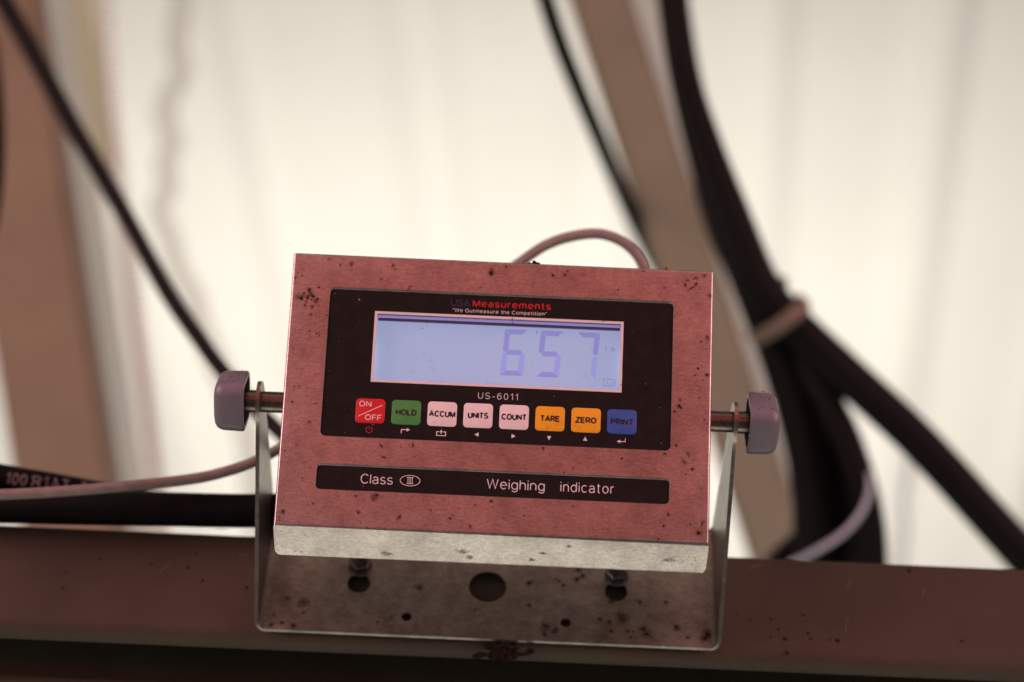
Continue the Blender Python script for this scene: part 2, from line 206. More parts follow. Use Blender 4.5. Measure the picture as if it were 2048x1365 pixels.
def glass_mat():
    m, nt, p = nodes_of('display_glass')
    tr = nt.nodes.new('ShaderNodeBsdfTransparent'); gl = nt.nodes.new('ShaderNodeBsdfGlossy'); gl.inputs['Roughness'].default_value = 0.15
    mx = nt.nodes.new('ShaderNodeMixShader'); mx.inputs[0].default_value = 0.05
    nt.links.new(tr.outputs[0], mx.inputs[1]); nt.links.new(gl.outputs[0], mx.inputs[2])
    nt.links.new(mx.outputs[0], nt.nodes['Material Output'].inputs[0])
    return m
M['glass'] = glass_mat()
def ceiling_mat():
    m, nt, p = nodes_of('translucent_white_sheet')
    n = ramp(nt, noise(nt, 1.3, 3), [(0.3, 0.93), (0.7, 1.0)])
    c = mixc(nt, 1.0, (0.86, 0.835, 0.785), n, 'MULTIPLY')
    t = nt.nodes.new('ShaderNodeBsdfTranslucent'); d = nt.nodes.new('ShaderNodeBsdfDiffuse'); mx = nt.nodes.new('ShaderNodeMixShader'); mx.inputs[0].default_value = 0.35
    nt.links.new(c, t.inputs[0]); nt.links.new(c, d.inputs[0])
    nt.links.new(t.outputs[0], mx.inputs[1]); nt.links.new(d.outputs[0], mx.inputs[2]); nt.links.new(mx.outputs[0], nt.nodes['Material Output'].inputs[0])
    return m
M['ceiling'] = ceiling_mat()
def rope_mat(name='beige_rope', k=(1, 1, 1), f=0.45, clear=0.0):
    m, nt, p = nodes_of(name)
    t = nt.nodes.new('ShaderNodeBsdfTranslucent'); t.inputs[0].default_value = (0.92*k[0], 0.88*k[1], 0.82*k[2], 1)
    d = nt.nodes.new('ShaderNodeBsdfDiffuse'); d.inputs[0].default_value = (0.80*k[0], 0.84*k[1], 0.80*k[2], 1)
    mx = nt.nodes.new('ShaderNodeMixShader'); mx.inputs[0].default_value = f
    nt.links.new(t.outputs[0], mx.inputs[1]); nt.links.new(d.outputs[0], mx.inputs[2]); nt.links.new(mx.outputs[0], nt.nodes['Material Output'].inputs[0])
    if clear:
        tr = nt.nodes.new('ShaderNodeBsdfTransparent'); m2 = nt.nodes.new('ShaderNodeMixShader'); m2.inputs[0].default_value = clear
        nt.links.new(mx.outputs[0], m2.inputs[1]); nt.links.new(tr.outputs[0], m2.inputs[2]); nt.links.new(m2.outputs[0], nt.nodes['Material Output'].inputs[0])
    return m
M['rope'] = rope_mat('beige_rope', (1.06, 1.05, 1.04), 0.15, 0.6)
M['post_pale'] = rope_mat('pale_plastic', (1.03, 1.08, 1.12), 0.1)
M['pipe_yellow'] = rope_mat('cream_plastic', (1.0, 1.04, .90), 0.15)

# ------------------------------------------------------------------ helpers
def finish(name, bm, mat, parent=None, smooth=True, angle=35):
    me = bpy.data.meshes.new(name); bm.normal_update(); bm.to_mesh(me); bm.free()
    me.materials.append(M[mat])
    if smooth:
        for p in me.polygons: p.use_smooth = True
        try: me.set_sharp_from_angle(angle=R(angle))
        except Exception: pass
    o = bpy.data.objects.new(name, me); COL.objects.link(o)
    if parent is not None: o.parent = parent
    return o
def tag(o, label, cat, group=None):
    o['label'] = label; o['category'] = cat
    if group: o['group'] = group
    return o
def empty(name, loc, label, cat, group=None):
    o = bpy.data.objects.new(name, None); COL.objects.link(o); o.location = loc; o.empty_display_size = 0.02
    return tag(o, label, cat, group)
def structure(o, label=None):
    o['kind'] = 'structure'
    if label: o['label'] = label
    return o
def spline(pts, n=8):
    P = [Vector(p) for p in pts]; Q = [P[0]*2 - P[1]] + P + [P[-1]*2 - P[-2]]; out = []
    for i in range(1, len(Q) - 2):
        a, b, c, d = Q[i-1:i+3]
        for k in range(n):
            t = k/n
            out.append(0.5*((2*b) + (c - a)*t + (2*a - 5*b + 4*c - d)*t*t + (3*b - a - 3*c + d)*t**3))
    out.append(P[-1]); return out
def frames(path):
    T = [(path[min(i+1, len(path)-1)] - path[max(i-1, 0)]).normalized() for i in range(len(path))]
    ref = Vector((0, 0, 1)) if abs(T[0].z) < 0.9 else Vector((1, 0, 0))
    N = [(ref - T[0]*ref.dot(T[0])).normalized()]
    for t in T[1:]:
        v = N[-1] - t*N[-1].dot(t); N.append(v.normalized())
    return T, N
def tube(bm, path, rad, sides=14, caps=True, wob=0.0):
    T, N = frames(path); rings = []
    for i, p in enumerate(path):
        r = rad(i/(len(path)-1)) if callable(rad) else rad
        if wob: r *= 1 + random.uniform(-wob, wob)
        B = T[i].cross(N[i])
        rings.append([bm.verts.new(p + (N[i]*math.cos(a) + B*math.sin(a))*r) for a in (2*math.pi*k/sides for k in range(sides))])
    for a, b in zip(rings, rings[1:]):
        for k in range(sides): bm.faces.new((a[k], a[(k+1) % sides], b[(k+1) % sides], b[k]))
    if caps: bm.faces.new(rings[0][::-1]); bm.faces.new(rings[-1])
    return bm
def tube_obj(name, pts, rad, mat, label, cat, n=8, sides=14, group=None, wob=0.0):
    o0 = Vector(pts[0])
    o = finish(name, tube(bmesh.new(), spline([Vector(p) - o0 for p in pts], n), rad, sides, True, wob), mat); o.location = o0
    return tag(o, label, cat, group)
def rrect(x0, x1, y0, y1, r, n=6):
    pts = []
    for cx, cy, a0 in ((x1-r, y1-r, 0), (x0+r, y1-r, 90), (x0+r, y0+r, 180), (x1-r, y0+r, 270)):
        for k in range(n+1):
            a = R(a0 + 90*k/n); pts.append((cx + r*math.cos(a), cy + r*math.sin(a)))
    return pts
def loop(bm, pts, z):
    vs = [bm.verts.new((p[0], p[1], z)) for p in pts]
    es = [bm.edges.new((vs[i], vs[(i+1) % len(vs)])) for i in range(len(vs))]
    return vs, es
def bridge(bm, a, b):
    for i in range(len(a)): bm.faces.new((a[i], a[(i+1) % len(a)], b[(i+1) % len(a)], b[i]))
def slab(pts, z0, z1, bev=0.0):
    # flat-topped raised piece with an optional rounded rim
    bm = bmesh.new(); cx = sum(p[0] for p in pts)/len(pts); cy = sum(p[1] for p in pts)/len(pts)
    lo, _ = loop(bm, pts, z0)
    if bev:
        mid, _ = loop(bm, pts, z1 - bev)
        def ins(d): return [(p[0] - d*(1 if p[0] > cx else -1), p[1] - d*(1 if p[1] > cy else -1)) for p in pts]
        a, _ = loop(bm, ins(bev*0.3), z1 - bev*0.3); b, _ = loop(bm, ins(bev), z1)
        bridge(bm, lo, mid); bridge(bm, mid, a); bridge(bm, a, b); bm.faces.new(b)
    else:
        hi, _ = loop(bm, pts, z1); bridge(bm, lo, hi); bm.faces.new(hi)
    bmesh.ops.recalc_face_normals(bm, faces=bm.faces); return bm
def boxm(bm, lo, hi):
    v = [bm.verts.new((x, y, z)) for x in (lo[0], hi[0]) for y in (lo[1], hi[1]) for z in (lo[2], hi[2])]
    for f in ((0, 1, 3, 2), (4, 6, 7, 5), (0, 4, 5, 1), (2, 3, 7, 6), (0, 2, 6, 4), (1, 5, 7, 3)): bm.faces.new([v[i] for i in f])
    return bm
def blob(bm, cx, cy, r, z, uvl=None, asp=1.0, ang=None, n=9, h=0.0, mapf=None):
    # an irregular fleck; slightly domed
    ang = random.uniform(0, math.pi) if ang is None else ang
    mapf = mapf or (lambda x, y, zz: Vector((x, y, zz)))
    rim = []; jit = [random.uniform(0.65, 1.2) for _ in range(n)]
    for k in range(n):
        a = 2*math.pi*k/n; px = r*jit[k]*math.cos(a)*asp; py = r*jit[k]*math.sin(a)/max(1, asp**0.3)
        x = px*math.cos(ang) - py*math.sin(ang); y = px*math.sin(ang) + py*math.cos(ang)
        rim.append((bm.verts.new(mapf(cx + x, cy + y, z)), (math.cos(a), math.sin(a))))
    c = bm.verts.new(mapf(cx, cy, z + h))
    for k in range(n):
        a, b = rim[k], rim[(k+1) % n]; f = bm.faces.new((c, a[0], b[0]))
        if uvl is not None:
            for lp, uv in zip(f.loops, ((0, 0), a[1], b[1])): lp[uvl].uv = uv

# single-stroke lettering, cap height 1
def A_(cx, cy, rx, ry, a0, a1, n=12):
    return [(cx + rx*math.cos(R(a0 + (a1-a0)*k/n)), cy + ry*math.sin(R(a0 + (a1-a0)*k/n))) for k in range(n+1)]
def mir(pts, w): return [(w - x, y) for x, y in pts]
X = 0.73
GL = {
 'A': (.80, [[(0, 0), (.40, 1), (.80, 0)], [(.15, .34), (.65, .34)]]),
 'C': (.74, [A_(.40, .5, .40, .5, 42, 318, 18)]),
 'D': (.70, [[(0, .5), (0, 1), (.28, 1)] + A_(.28, .5, .42, .5, 90, -90, 14) + [(0, 0), (0, .5)]]),
 'E': (.64, [[(.62, 1), (0, 1), (0, 0), (.64, 0)], [(0, .52), (.58, .52)]]),
 'F': (.58, [[(.60, 1), (0, 1), (0, 0)], [(0, .50), (.52, .50)]]),
 'H': (.68, [[(0, 0), (0, 1)], [(.68, 0), (.68, 1)], [(0, .53), (.68, .53)]]),
 'I': (.0, [[(0, 0), (0, 1)]]),
 'L': (.54, [[(0, 1), (0, 0), (.55, 0)]]),
 'M': (.84, [[(0, 0), (0, 1)], [(.02, .97), (.42, .04), (.82, .97)], [(.84, 1), (.84, 0)]]),
 'N': (.74, [[(0, 0), (0, 1)], [(.03, .95), (.71, .05)], [(.74, 0), (.74, 1)]]),
 'O': (.84, [A_(.42, .5, .42, .5, 90, 450, 24)]),
 'P': (.64, [[(0, 0), (0, 1), (.36, 1)] + A_(.36, .735, .28, .265, 90, -90) + [(0, .47)]]),
 'R': (.68, [[(0, 0), (0, 1), (.38, 1)] + A_(.38, .74, .28, .26, 90, -90) + [(0, .48)], [(.36, .48), (.70, 0)]]),
 'S': (.66, [A_(.33, .745, .30, .255, 25, 265, 12) + A_(.33, .25, .33, .25, 85, -160, 12)]),
 'T': (.66, [[(0, 1), (.66, 1)], [(.33, 1), (.33, 0)]]),
 'U': (.68, [[(0, 1), (0, .34)] + A_(.34, .34, .34, .34, 180, 360) + [(.68, 1)]]),
 'W': (1.1, [[(0, 1), (.27, 0), (.55, 1), (.83, 0), (1.1, 1)]]),
 'Z': (.64, [[(.02, 1), (.62, 1), (0, 0), (.65, 0)]]),
 '0': (.58, [A_(.29, .5, .29, .5, 90, 450, 22)]),
 '1': (.34, [[(.02, .76), (.30, 1), (.30, 0)]]),
 '3': (.56, [A_(.27, .75, .25, .25, 150, -90) + A_(.27, .26, .29, .26, 90, -150)]),
 '6': (.60, [A_(.30, .32, .30, .32, 90, 450, 20), A_(.34, .62, .34, .38, 45, 180, 10) + [(0, .32)]]),
 '8': (.58, [A_(.29, .75, .25, .25, 90, 450, 16), A_(.29, .25, .29, .25, 90, 450, 16)]),
 '-': (.34, [[(0, .36), (.34, .36)]]),
 '/': (.34, [[(0, 0), (.34, 1)]]),
 'a': (.56, [A_(.28, .49, .25, .24, 155, 0) + [(.53, .12), (.57, 0)], [(.53, .42), (.30, .39)] + A_(.25, .20, .24, .20, 95, 270) + A_(.25, .27, .28, .27, 270, 345)]),
 'b': (.58, [A_(.29, .365, .29, .365, 90, 450, 18), [(0, 1), (0, 0)]]),
 'c': (.54, [A_(.30, .365, .30, .365, 48, 312, 14)]),
 'd': (.58, [A_(.29, .365, .29, .365, 90, 450, 18), [(.58, 1), (.58, 0)]]),
 'e': (.60, [[(.02, .39), (.60, .39)] + A_(.30, .365, .30, .365, 4, 318, 16)]),
 'g': (.58, [A_(.29, .365, .29, .365, 90, 450, 18), [(.58, X), (.58, -.04)] + A_(.30, -.04, .28, .23, 0, -155)]),
 'h': (.54, [[(0, 1), (0, 0)], [(0, .42)] + A_(.27, .45, .27, .28, 170, 0) + [(.54, 0)]]),
 'i': (.0, [[(0, X), (0, 0)], [(0, .90), (0, 1.02)]]),
 'l': (.0, [[(0, 1), (0, 0)]]),
 'm': (.88, [[(0, X), (0, 0)], [(0, .42)] + A_(.22, .49, .22, .24, 170, 0) + [(.44, 0)], [(.44, .42)] + A_(.66, .49, .22, .24, 170, 0) + [(.88, 0)]]),
 'n': (.54, [[(0, X), (0, 0)], [(0, .42)] + A_(.27, .45, .27, .28, 170, 0) + [(.54, 0)]]),
 'o': (.60, [A_(.30, .365, .30, .365, 90, 450, 18)]),
 'p': (.58, [A_(.29, .365, .29, .365, 90, 450, 18), [(0, X), (0, -.28)]]),
 'r': (.30, [[(0, X), (0, 0)], A_(.26, .43, .26, .30, 170, 75, 8)]),
 's': (.50, [A_(.25, .545, .23, .185, 30, 265, 10) + A_(.25, .18, .25, .18, 85, -160, 10)]),
 't': (.32, [[(.13, .96), (.13, .16)] + A_(.27, .15, .14, .15, 180, 290, 6), [(0, X), (.32, X)]]),
 'u': (.54, [[(0, X), (0, .28)] + A_(.27, .28, .27, .28, 180, 360), [(.54, X), (.54, 0)]]),
 '<': (.20, [[(.05, .98), (.0, .76)], [(.20, .98), (.15, .76)]]),
 '>': (.20, [[(.05, .98), (.0, .76)], [(.20, .98), (.15, .76)]]),
 ' ': (.14, []),
}
def stroke(bm, pts, w, z, mapf):
    n = len(pts); L = []; Rr = []; closed = n > 3 and math.dist(pts[0], pts[-1]) < 1e-9
    for i in range(n):
        p = Vector(pts[i]); a = Vector(pts[i-1]) if i else (Vector(pts[-2]) if closed else None); b = Vector(pts[i+1]) if i < n-1 else (Vector(pts[1]) if closed else None)
        d1 = (p - a).normalized() if a is not None and (p-a).length > 1e-12 else None; d2 = (b - p).normalized() if b is not None and (b-p).length > 1e-12 else None
        d1 = d1 or d2; d2 = d2 or d1
        n1 = Vector((-d1.y, d1.x)); n2 = Vector((-d2.y, d2.x)); m = n1 + n2
        m = n1 if m.length < 1e-6 else m.normalized(); k = min(1.0/max(m.dot(n1), 0.3), 2.2)
        L.append(bm.verts.new(mapf(p.x + m.x*w/2*k, p.y + m.y*w/2*k, z))); Rr.append(bm.verts.new(mapf(p.x - m.x*w/2*k, p.y - m.y*w/2*k, z)))
    for i in range(n-1):
        bm.faces.new((Rr[i], Rr[i+1], L[i+1], L[i]))
def text_bm(bm, s, x0, x1, y, cap, wt, z, gap=0.24, slope=0.0, mapf=None):
    # lettering between x0 and x1 on baseline y; cap = cap height, wt = stroke weight (same unit)
    mapf = mapf or (lambda a, b, c: Vector((a, b, c)))
    nat = sum(GL[c][0] for c in s) + gap*(len(s)-1)
    h = cap - wt; kx = (x1 - x0 - wt)/max(nat, 1e-6); cx = x0 + wt/2; i = 0
    for c in s:
        w, st = GL[c]
        for sk in st:
            i += 1
            stroke(bm, [(cx + px*kx, y + wt/2 + py*h + slope*(cx + px*kx - x0)) for px, py in sk], wt, z + (i % 4)*wt*0.012, mapf)
        cx += (w + gap)*kx
    return bm
MM = 0.001
def mmap(x, y, z): return Vector((x*MM, y*MM, z*MM))
def letters(name, s, x0, x1, y, cap, wt, z, mat, parent, gap=0.24):
    return finish(name, text_bm(bmesh.new(), s, x0, x1, y, cap, wt, z, gap, 0.0, mmap), mat, parent, False)
def strokes(name, lst, wt, z, mat, parent, fills=()):
    bm = bmesh.new()
    for i, s in enumerate(lst): stroke(bm, s, wt, z + i*0.006, mmap)
    for i, f in enumerate(fills): bm.faces.new([bm.verts.new(mmap(x, y, z + 0.02 + i*0.006)) for x, y in f])
    bmesh.ops.recalc_face_normals(bm, faces=bm.faces)
    for f in bm.faces:
        if f.normal.z < 0: f.normal_flip()
    return finish(name, bm, mat, parent, False)

# ------------------------------------------------------------------ the setting: ribbed pale sheeting behind everything
def ceiling():
    bm = bmesh.new(); prof = []
    x = -4.2; rib = 0.37
    while x < 4.4:
        prof += [(x, 0), (x + 0.20, 0), (x + 0.26, 0.024), (x + 0.32, 0.024)]; x += rib
    ya, yb = -1.7, 5.2
    vs = [(bm.verts.new((px, ya, pz)), bm.verts.new((px, yb, pz))) for px, pz in prof]
    for a, b in zip(vs, vs[1:]): bm.faces.new((a[0], b[0], b[1], a[1]))
    o = finish('ceiling', bm, 'ceiling', None, False); o.location = (0, 2.9, 4.9); o.rotation_euler = (0, 0, R(-5))
    return structure(o, 'pale cream ribbed sheeting filling the blurred background')
ceiling()

# cross beam that carries the bracket
def beam():
    x0, x1 = -1.1, 1.1; y0, y1 = 0.0, 0.072; z0, z1 = -0.0375, 0.0375
    # lipped channel, open underneath
    w = 0.004
    def arc(cy, cz, r, a0, a1, n=6): return [(cy + r*math.cos(R(a0 + (a1 - a0)*k/n)), cz + r*math.sin(R(a0 + (a1 - a0)*k/n))) for k in range(n + 1)]
    rb, rt_ = 0.0085, 0.0042
    prof = [(0.013, z0)] + arc(y0 + rb, z0 + rb, rb, 270, 180) + arc(y0 + rt_, z1 - rt_, rt_, 180, 90) + arc(y1 - rt_, z1 - rt_, rt_, 90, 0) + arc(y1 - rb, z0 + rb, rb, 0, -90) \
        + [(y1 - 0.013, z0), (y1 - 0.013, z0 + w)] + arc(y1 - rb, z0 + rb, rb - w, -90, 0) + [(y1 - w, z1 - w), (y0 + w, z1 - w)] + arc(y0 + rb, z0 + rb, rb - w, 180, 270) + [(0.013, z0 + w)]
    bm = bmesh.new(); rings = []
    for i in range(2):
        rings.append([bm.verts.new(((x0, x1)[i], p[0], p[1])) for p in prof])
    bridge(bm, rings[0], rings[1]); bm.faces.new(rings[0]); bm.faces.new(rings[1])
    bmesh.ops.recalc_face_normals(bm, faces=bm.faces)
    root = empty('cross_beam', (0, 0.9785, 2.2047), 'red-brown painted steel beam running across the bottom under the indicator', 'beam'); root['kind'] = 'thing'
    finish('beam_tube', bm, 'beam', root)
    d = bmesh.new()
    for x, z, r in BEAM_SPECKS:
        if abs(z - 2.2047) < 0.033:
            blob(d, x, z - 2.2047, r*0.0003*1.8, 0, h=0.0003, mapf=lambda a, b, c: Vector((a, -0.0002 - c, b)))
    bmesh.ops.recalc_face_normals(d, faces=d.faces)
    o = finish('mud_spots', d, 'dirt', root); o['kind'] = 'stuff'
    sb = bmesh.new(); rs = random.Random(4)
    for (x0_, z0_, x1_, z1_) in ((.2115, .0225, .2085, .0165), (.2075, -.0045, .2060, -.0095), (.2055, -.011, .2050, -.0165), (.150, .027, .157, .031), (.098, -.002, .100, -.0035), (-.20, .012, -.205, .006), (-.16, .02, -.152, .022), (.255, .018, .2535, .012), (.112, .026, .118, .0275)):
        stroke(sb, [(x0_, z0_), ((x0_ + x1_)/2 + rs.uniform(-.0004, .0004), (z0_ + z1_)/2), (x1_, z1_)], .0005, 0, lambda a, b, c: Vector((a, -.00015, b)))
    for f in sb.faces:
        f.normal_update()
        if f.normal.y > 0: f.normal_flip()
    o = finish('scratches', sb, 'scratch', root, False); o['kind'] = 'stuff'
    return root
beam()

# ------------------------------------------------------------------ bracket
BX, BY, BZ = -0.0068, 0.9752, 2.1684        # bottom centre of its back plate
PVY, PVZ = 0.8623 - BY, 2.2484 - BZ         # pivot axis relative to it
HALF, TH, BEND, PH = 0.1365, 0.0022, 0.006, 0.088
def bracket():
    root = empty('mounting_bracket', (BX, BY, BZ), 'bare steel U-shaped bracket with punched holes holding the indicator', 'bracket')
    # back plate with holes, in (x, z), thickness along y
    def hole_circle(cx, cz, r, n=28): return [(cx + r*math.cos(2*math.pi*k/n), cz + r*math.sin(2*math.pi*k/n)) for k in range(n)]
    def keyhole(cx, cz, r, w, top):
        a = math.asin(w/r); pts = [(cx + r*math.sin(t), cz + r*math.cos(t)) for t in (a + (2*math.pi - 2*a)*k/26 for k in range(27))]
        return pts + [(cx - w*math.cos(t), top + w*math.sin(t)) for t in (math.pi*k/8 for k in range(9))]
    xs = HALF - BEND
    outer = [(-xs, 0.0006), (xs, 0.0006), (xs, PH), (-xs, PH)]
    holes = [hole_circle(-0.0014, 0.0378, 0.0112), keyhole(-0.0782, 0.0362, 0.0068, 0.0034, 0.0480), keyhole(0.0753, 0.0383, 0.0068, 0.0034, 0.0490),
             hole_circle(-0.0482, 0.0137, 0.0031, 16), hole_circle(0.0455, 0.0144, 0.0031, 16)]
    bm = bmesh.new(); es = []
    loops = []
    for pts in [outer] + holes:
        vs, e = loop(bm, pts, 0); es += e; loops.append(vs)
    bmesh.ops.triangle_fill(bm, use_beauty=True, edges=es)
    for v in bm.verts: v.co = Vector((v.co.x, -TH, v.co.y))
    back = {}
    front = list(bm.faces)
    for v in list(bm.verts): back[v] = bm.verts.new(v.co + Vector((0, TH, 0)))
    for f in front: bm.faces.new([back[v] for v in reversed(f.verts)])
    for vs in loops:
        for i in range(len(vs)):
            a, b = vs[i], vs[(i+1) % len(vs)]; bm.faces.new((a, b, back[b], back[a]))
    bmesh.ops.recalc_face_normals(bm, faces=bm.faces)
    finish('back_plate', bm, 'bracket', root, True, 30)
    # arms: bend + tapering cheek with a rounded end
    for s in (-1, 1):
        bm = bmesh.new(); rows = []
        RT = 0.0125; L = -PVY
        def rng(n):      # bottom and top edge at distance n in front of the plate
            n = max(n, 0)
            t = min(1.0, n/(L - 0.004))
            lo = 0.0006 + (PVZ - RT - 0.0006)*t; hi = PH + (PVZ + RT - PH)*t
            if n > L - 0.004:
                q = min(1.0, (n - (L - 0.004))/(RT + 0.004)); h = RT*math.sqrt(max(0.0, 1 - q*q)); lo, hi = PVZ - h, PVZ + h
            return lo, hi
        path = []
        for k in range(9):
            a = R(90*k/8)
            for_x = HALF - BEND + BEND*math.sin(a); n_ = BEND - BEND*math.cos(a); path.append((for_x, n_, a))
        nn = [BEND + (L - 0.004 - BEND)*k/14 for k in range(1, 15)] + [L - 0.004 + (RT + 0.004)*q for q in (.15, .3, .45, .6, .72, .82, .9, .95, .98, 1.0)]
        path += [(HALF, n_, math.pi/2) for n_ in nn]
        for x, n_, a in path:
            lo, hi = rng(n_ - BEND if n_ > BEND else 0)
            lo2, hi2 = rng(n_)
            lo, hi = lo2, hi2
            nx, ny = -math.sin(a), -math.cos(a)     # toward the inside / camera
            row = []
            for q in range(5):
                z = lo + (hi - lo)*q/4
                row.append((bm.verts.new((s*x, -n_, z)), bm.verts.new((s*(x + nx*TH), -n_ + ny*TH, z))))
            rows.append(row)
        for a, b in zip(rows, rows[1:]):
            for q in range(4):
                for w in (0, 1): bm.faces.new((a[q][w], b[q][w], b[q+1][w], a[q+1][w]))
            for q in (0, 4): bm.faces.new((a[q][0], b[q][0], b[q][1], a[q][1]))
        a = rows[0]
        for q in range(4): bm.faces.new((a[q][0], a[q+1][0], a[q+1][1], a[q][1]))
        bmesh.ops.remove_doubles(bm, verts=bm.verts, dist=1e-6)
        bmesh.ops.recalc_face_normals(bm, faces=bm.faces)
        finish('side_arm', bm, 'bracket', root, True, 40)
    d = bmesh.new(); u = bmesh.new(); uvl = u.loops.layers.uv.new('UVMap')
    for x, z, r in PLATE_SPECKS:
        if z - BZ < 0.003: continue
        blob(d, x - BX, z - BZ, r*0.00018, 0, h=0.0003, asp=random.uniform(1, 1.9), ang=random.uniform(-.4, .4), mapf=lambda a, b, c: Vector((a, -TH - 0.0002 - c, b)))
        blob(u, x - BX, z - BZ, r*0.0008, 0, uvl, mapf=lambda a, b, c: Vector((a, -TH - 0.00012, b)))
    for k in range(12):
        blob(u, random.uniform(-.12, .12), random.choice((random.uniform(.006, .02), random.uniform(.006, .07))), random.uniform(.002, .006), 0, uvl, mapf=lambda a, b, c: Vector((a, -TH - 0.00008, b)))
    for b in (d, u):
        for f in b.faces:
            f.normal_update()
            if f.normal.y > 0: f.normal_flip()
    for b, mt in ((d, 'dirt'), (u, 'smudge')):
        o = finish('mud_spots' if b is d else 'grime', b, mt, root); o['kind'] = 'stuff'
    return root
bracket()

def hexbolt(x, z, label):
    root = empty('hex_bolt', (BX + x, BY - TH, BZ + z), label, 'bolt', 'bolts clamping the bracket to the beam')
    def prism(n, r, y0, y1, ch=0.0, off=0.0):
        bm = bmesh.new(); rings = []
        for y, rr in ((y0, r), (y1 + ch, r), (y1, r - ch)):
            rings.append([bm.verts.new((rr*math.cos(2*math.pi*k/n + off), y, rr*math.sin(2*math.pi*k/n + off))) for k in range(n)])
        bridge(bm, rings[0], rings[1]); bridge(bm, rings[1], rings[2]); bm.faces.new(rings[2]); bm.faces.new(rings[0])
        bmesh.ops.recalc_face_normals(bm, faces=bm.faces); return bm
    finish('washer', prism(28, 0.0074, 0.0, -0.0012, 0.0003), 'zinc', root)
    finish('nut', prism(6, 0.0066, -0.0012, -0.0070, 0.0007, 0.2), 'zinc', root)
    bm = bmesh.new(); path = []; rad = []
    N = 44
    rings = []
    for i in range(N + 1):
        y = -0.007 - 0.0085*i/N; rr = 0.0042 + 0.0003*math.cos(i*math.pi)*(1 if i < N - 3 else 0)
        if i > N - 3: rr *= 0.93 - 0.1*(i - N + 2)
        rings.append([bm.verts.new((rr*math.cos(2*math.pi*k/16), y, rr*math.sin(2*math.pi*k/16))) for k in range(16)])
    for a, b in zip(rings, rings[1:]): bridge(bm, a, b)
    bm.faces.new(rings[-1]); bmesh.ops.recalc_face_normals(bm, faces=bm.faces)
    finish('threaded_end', bm, 'zinc', root)
hexbolt(-0.0782, 0.0480, 'hex nut on bolt in the bracket keyhole under the on/off key')
hexbolt(0.0753, 0.0490, 'hex nut on bolt in the bracket keyhole under the zero key')

# ------------------------------------------------------------------ the weighing indicator
IND = empty('weighing_indicator', (0, 0, 0), 'tilted brushed steel weighing indicator reading 657 on its backlit display', 'weighing scale')
IND.matrix_world = Matrix(DEVICE_MATRIX)
HW, HH = 0.120, 0.0787
PX0, PX1, PY0, PY1 = -97.6, 97.4, -27.0, 58.4          # membrane panel, mm
SX0, SX1, SY0, SY1 = -98.1, 97.3, -57.2, -43.9         # name strip, mm
WX0, WX1, WY0, WY1 = -71.6, 69.5, 5.1, 46.5            # printed frame round the display, mm
FR = 1.45
def front_cover():
    bm = bmesh.new()
    prof = [(HH, 0), (HH, -0.0195), (-0.0925, -0.0195), (-HH, 0)]
    a = [bm.verts.new((-HW, p[0], p[1])) for p in prof]; b = [bm.verts.new((HW, p[0], p[1])) for p in prof]
    bridge(bm, a, b); bm.faces.new(a); bm.faces.new(b)
    bmesh.ops.recalc_face_normals(bm, faces=bm.faces)
    def edges(test): return [e for e in bm.edges if test(e.verts[0].co, e.verts[1].co)]
    # rounded lower corners
    bmesh.ops.bevel(bm, geom=edges(lambda p, q: abs(p.x - q.x) < 1e-6 and p.z < -0.019 and q.z < -0.019), offset=0.0045, segments=5, profile=0.5, affect='EDGES')
    bmesh.ops.bevel(bm, geom=edges(lambda p, q: abs(p.x + HW) < 1e-5 and abs(q.x + HW) < 1e-5 and abs(p.z) < 1e-6 and abs(q.z) < 1e-6), offset=0.0015, segments=4, profile=0.5, affect='EDGES')
    bmesh.ops.bevel(bm, geom=edges(lambda p, q: abs(p.z) < 1e-6 and abs(q.z) < 1e-6 and (abs(p.x - q.x) > 0.1 or (p.x > 0.11 and q.x > 0.11))), offset=0.0017, segments=4, profile=0.5, affect='EDGES')
    bmesh.ops.bevel(bm, geom=edges(lambda p, q: p.z < -0.019 and q.z < -0.019 and p.y < -0.085 and q.y < -0.085), offset=0.0008, segments=2, profile=0.5, affect='EDGES')
    bm.faces.ensure_lookup_table()
    ff = max((f for f in bm.faces if f.normal.z > 0.99), key=lambda f: f.calc_area())
    es = list(ff.edges); bmesh.ops.delete(bm, geom=[ff], context='FACES_ONLY')
    for (x0, x1, y0, y1, r) in ((PX0, PX1, PY0, PY1, 2.6), (SX0, SX1, SY0, SY1, 2.2)):
        g = 1.1
        o1, e1 = loop(bm, [(x*MM, y*MM) for x, y in rrect(x0 - g*.35, x1 + g*.35, y0 - g*.3, y1 + g, r + .8)], 0)
        o2, _ = loop(bm, [(x*MM, y*MM) for x, y in rrect(x0 - g*.1, x1 + g*.1, y0 - g*.1, y1 + g*.5, r + .4)], -0.00035)
        o3, _ = loop(bm, [(x*MM, y*MM) for x, y in rrect(x0, x1, y0, y1, r)], -0.0010)
        bridge(bm, o1, o2); bridge(bm, o2, o3); es += e1
    bmesh.ops.triangle_fill(bm, use_beauty=True, edges=es)
    bmesh.ops.recalc_face_normals(bm, faces=bm.faces)
    return finish('front_cover', bm, 'cover', IND, True, 32)
front_cover()
def back_shell():
    bm = bmesh.new(); i = 0.0025
    prof = [(HH - i, -0.0195), (HH - i, -0.036), (0.062, -0.050), (-0.070, -0.050), (-0.0900, -0.030), (-0.0900, -0.0195)]
    a = [bm.verts.new((-HW + i, p[0], p[1])) for p in prof]; b = [bm.verts.new((HW - i, p[0], p[1])) for p in prof]
    bridge(bm, a, b); bm.faces.new(a); bm.faces.new(b); bmesh.ops.recalc_face_normals(bm, faces=bm.faces)
    bmesh.ops.bevel(bm, geom=[e for e in bm.edges if e.calc_length() < 0.03 or abs(e.verts[0].co.x - e.verts[1].co.x) > .1], offset=0.0015, segments=2, affect='EDGES')
    finish('back_shell', bm, 'cover', IND)
back_shell()

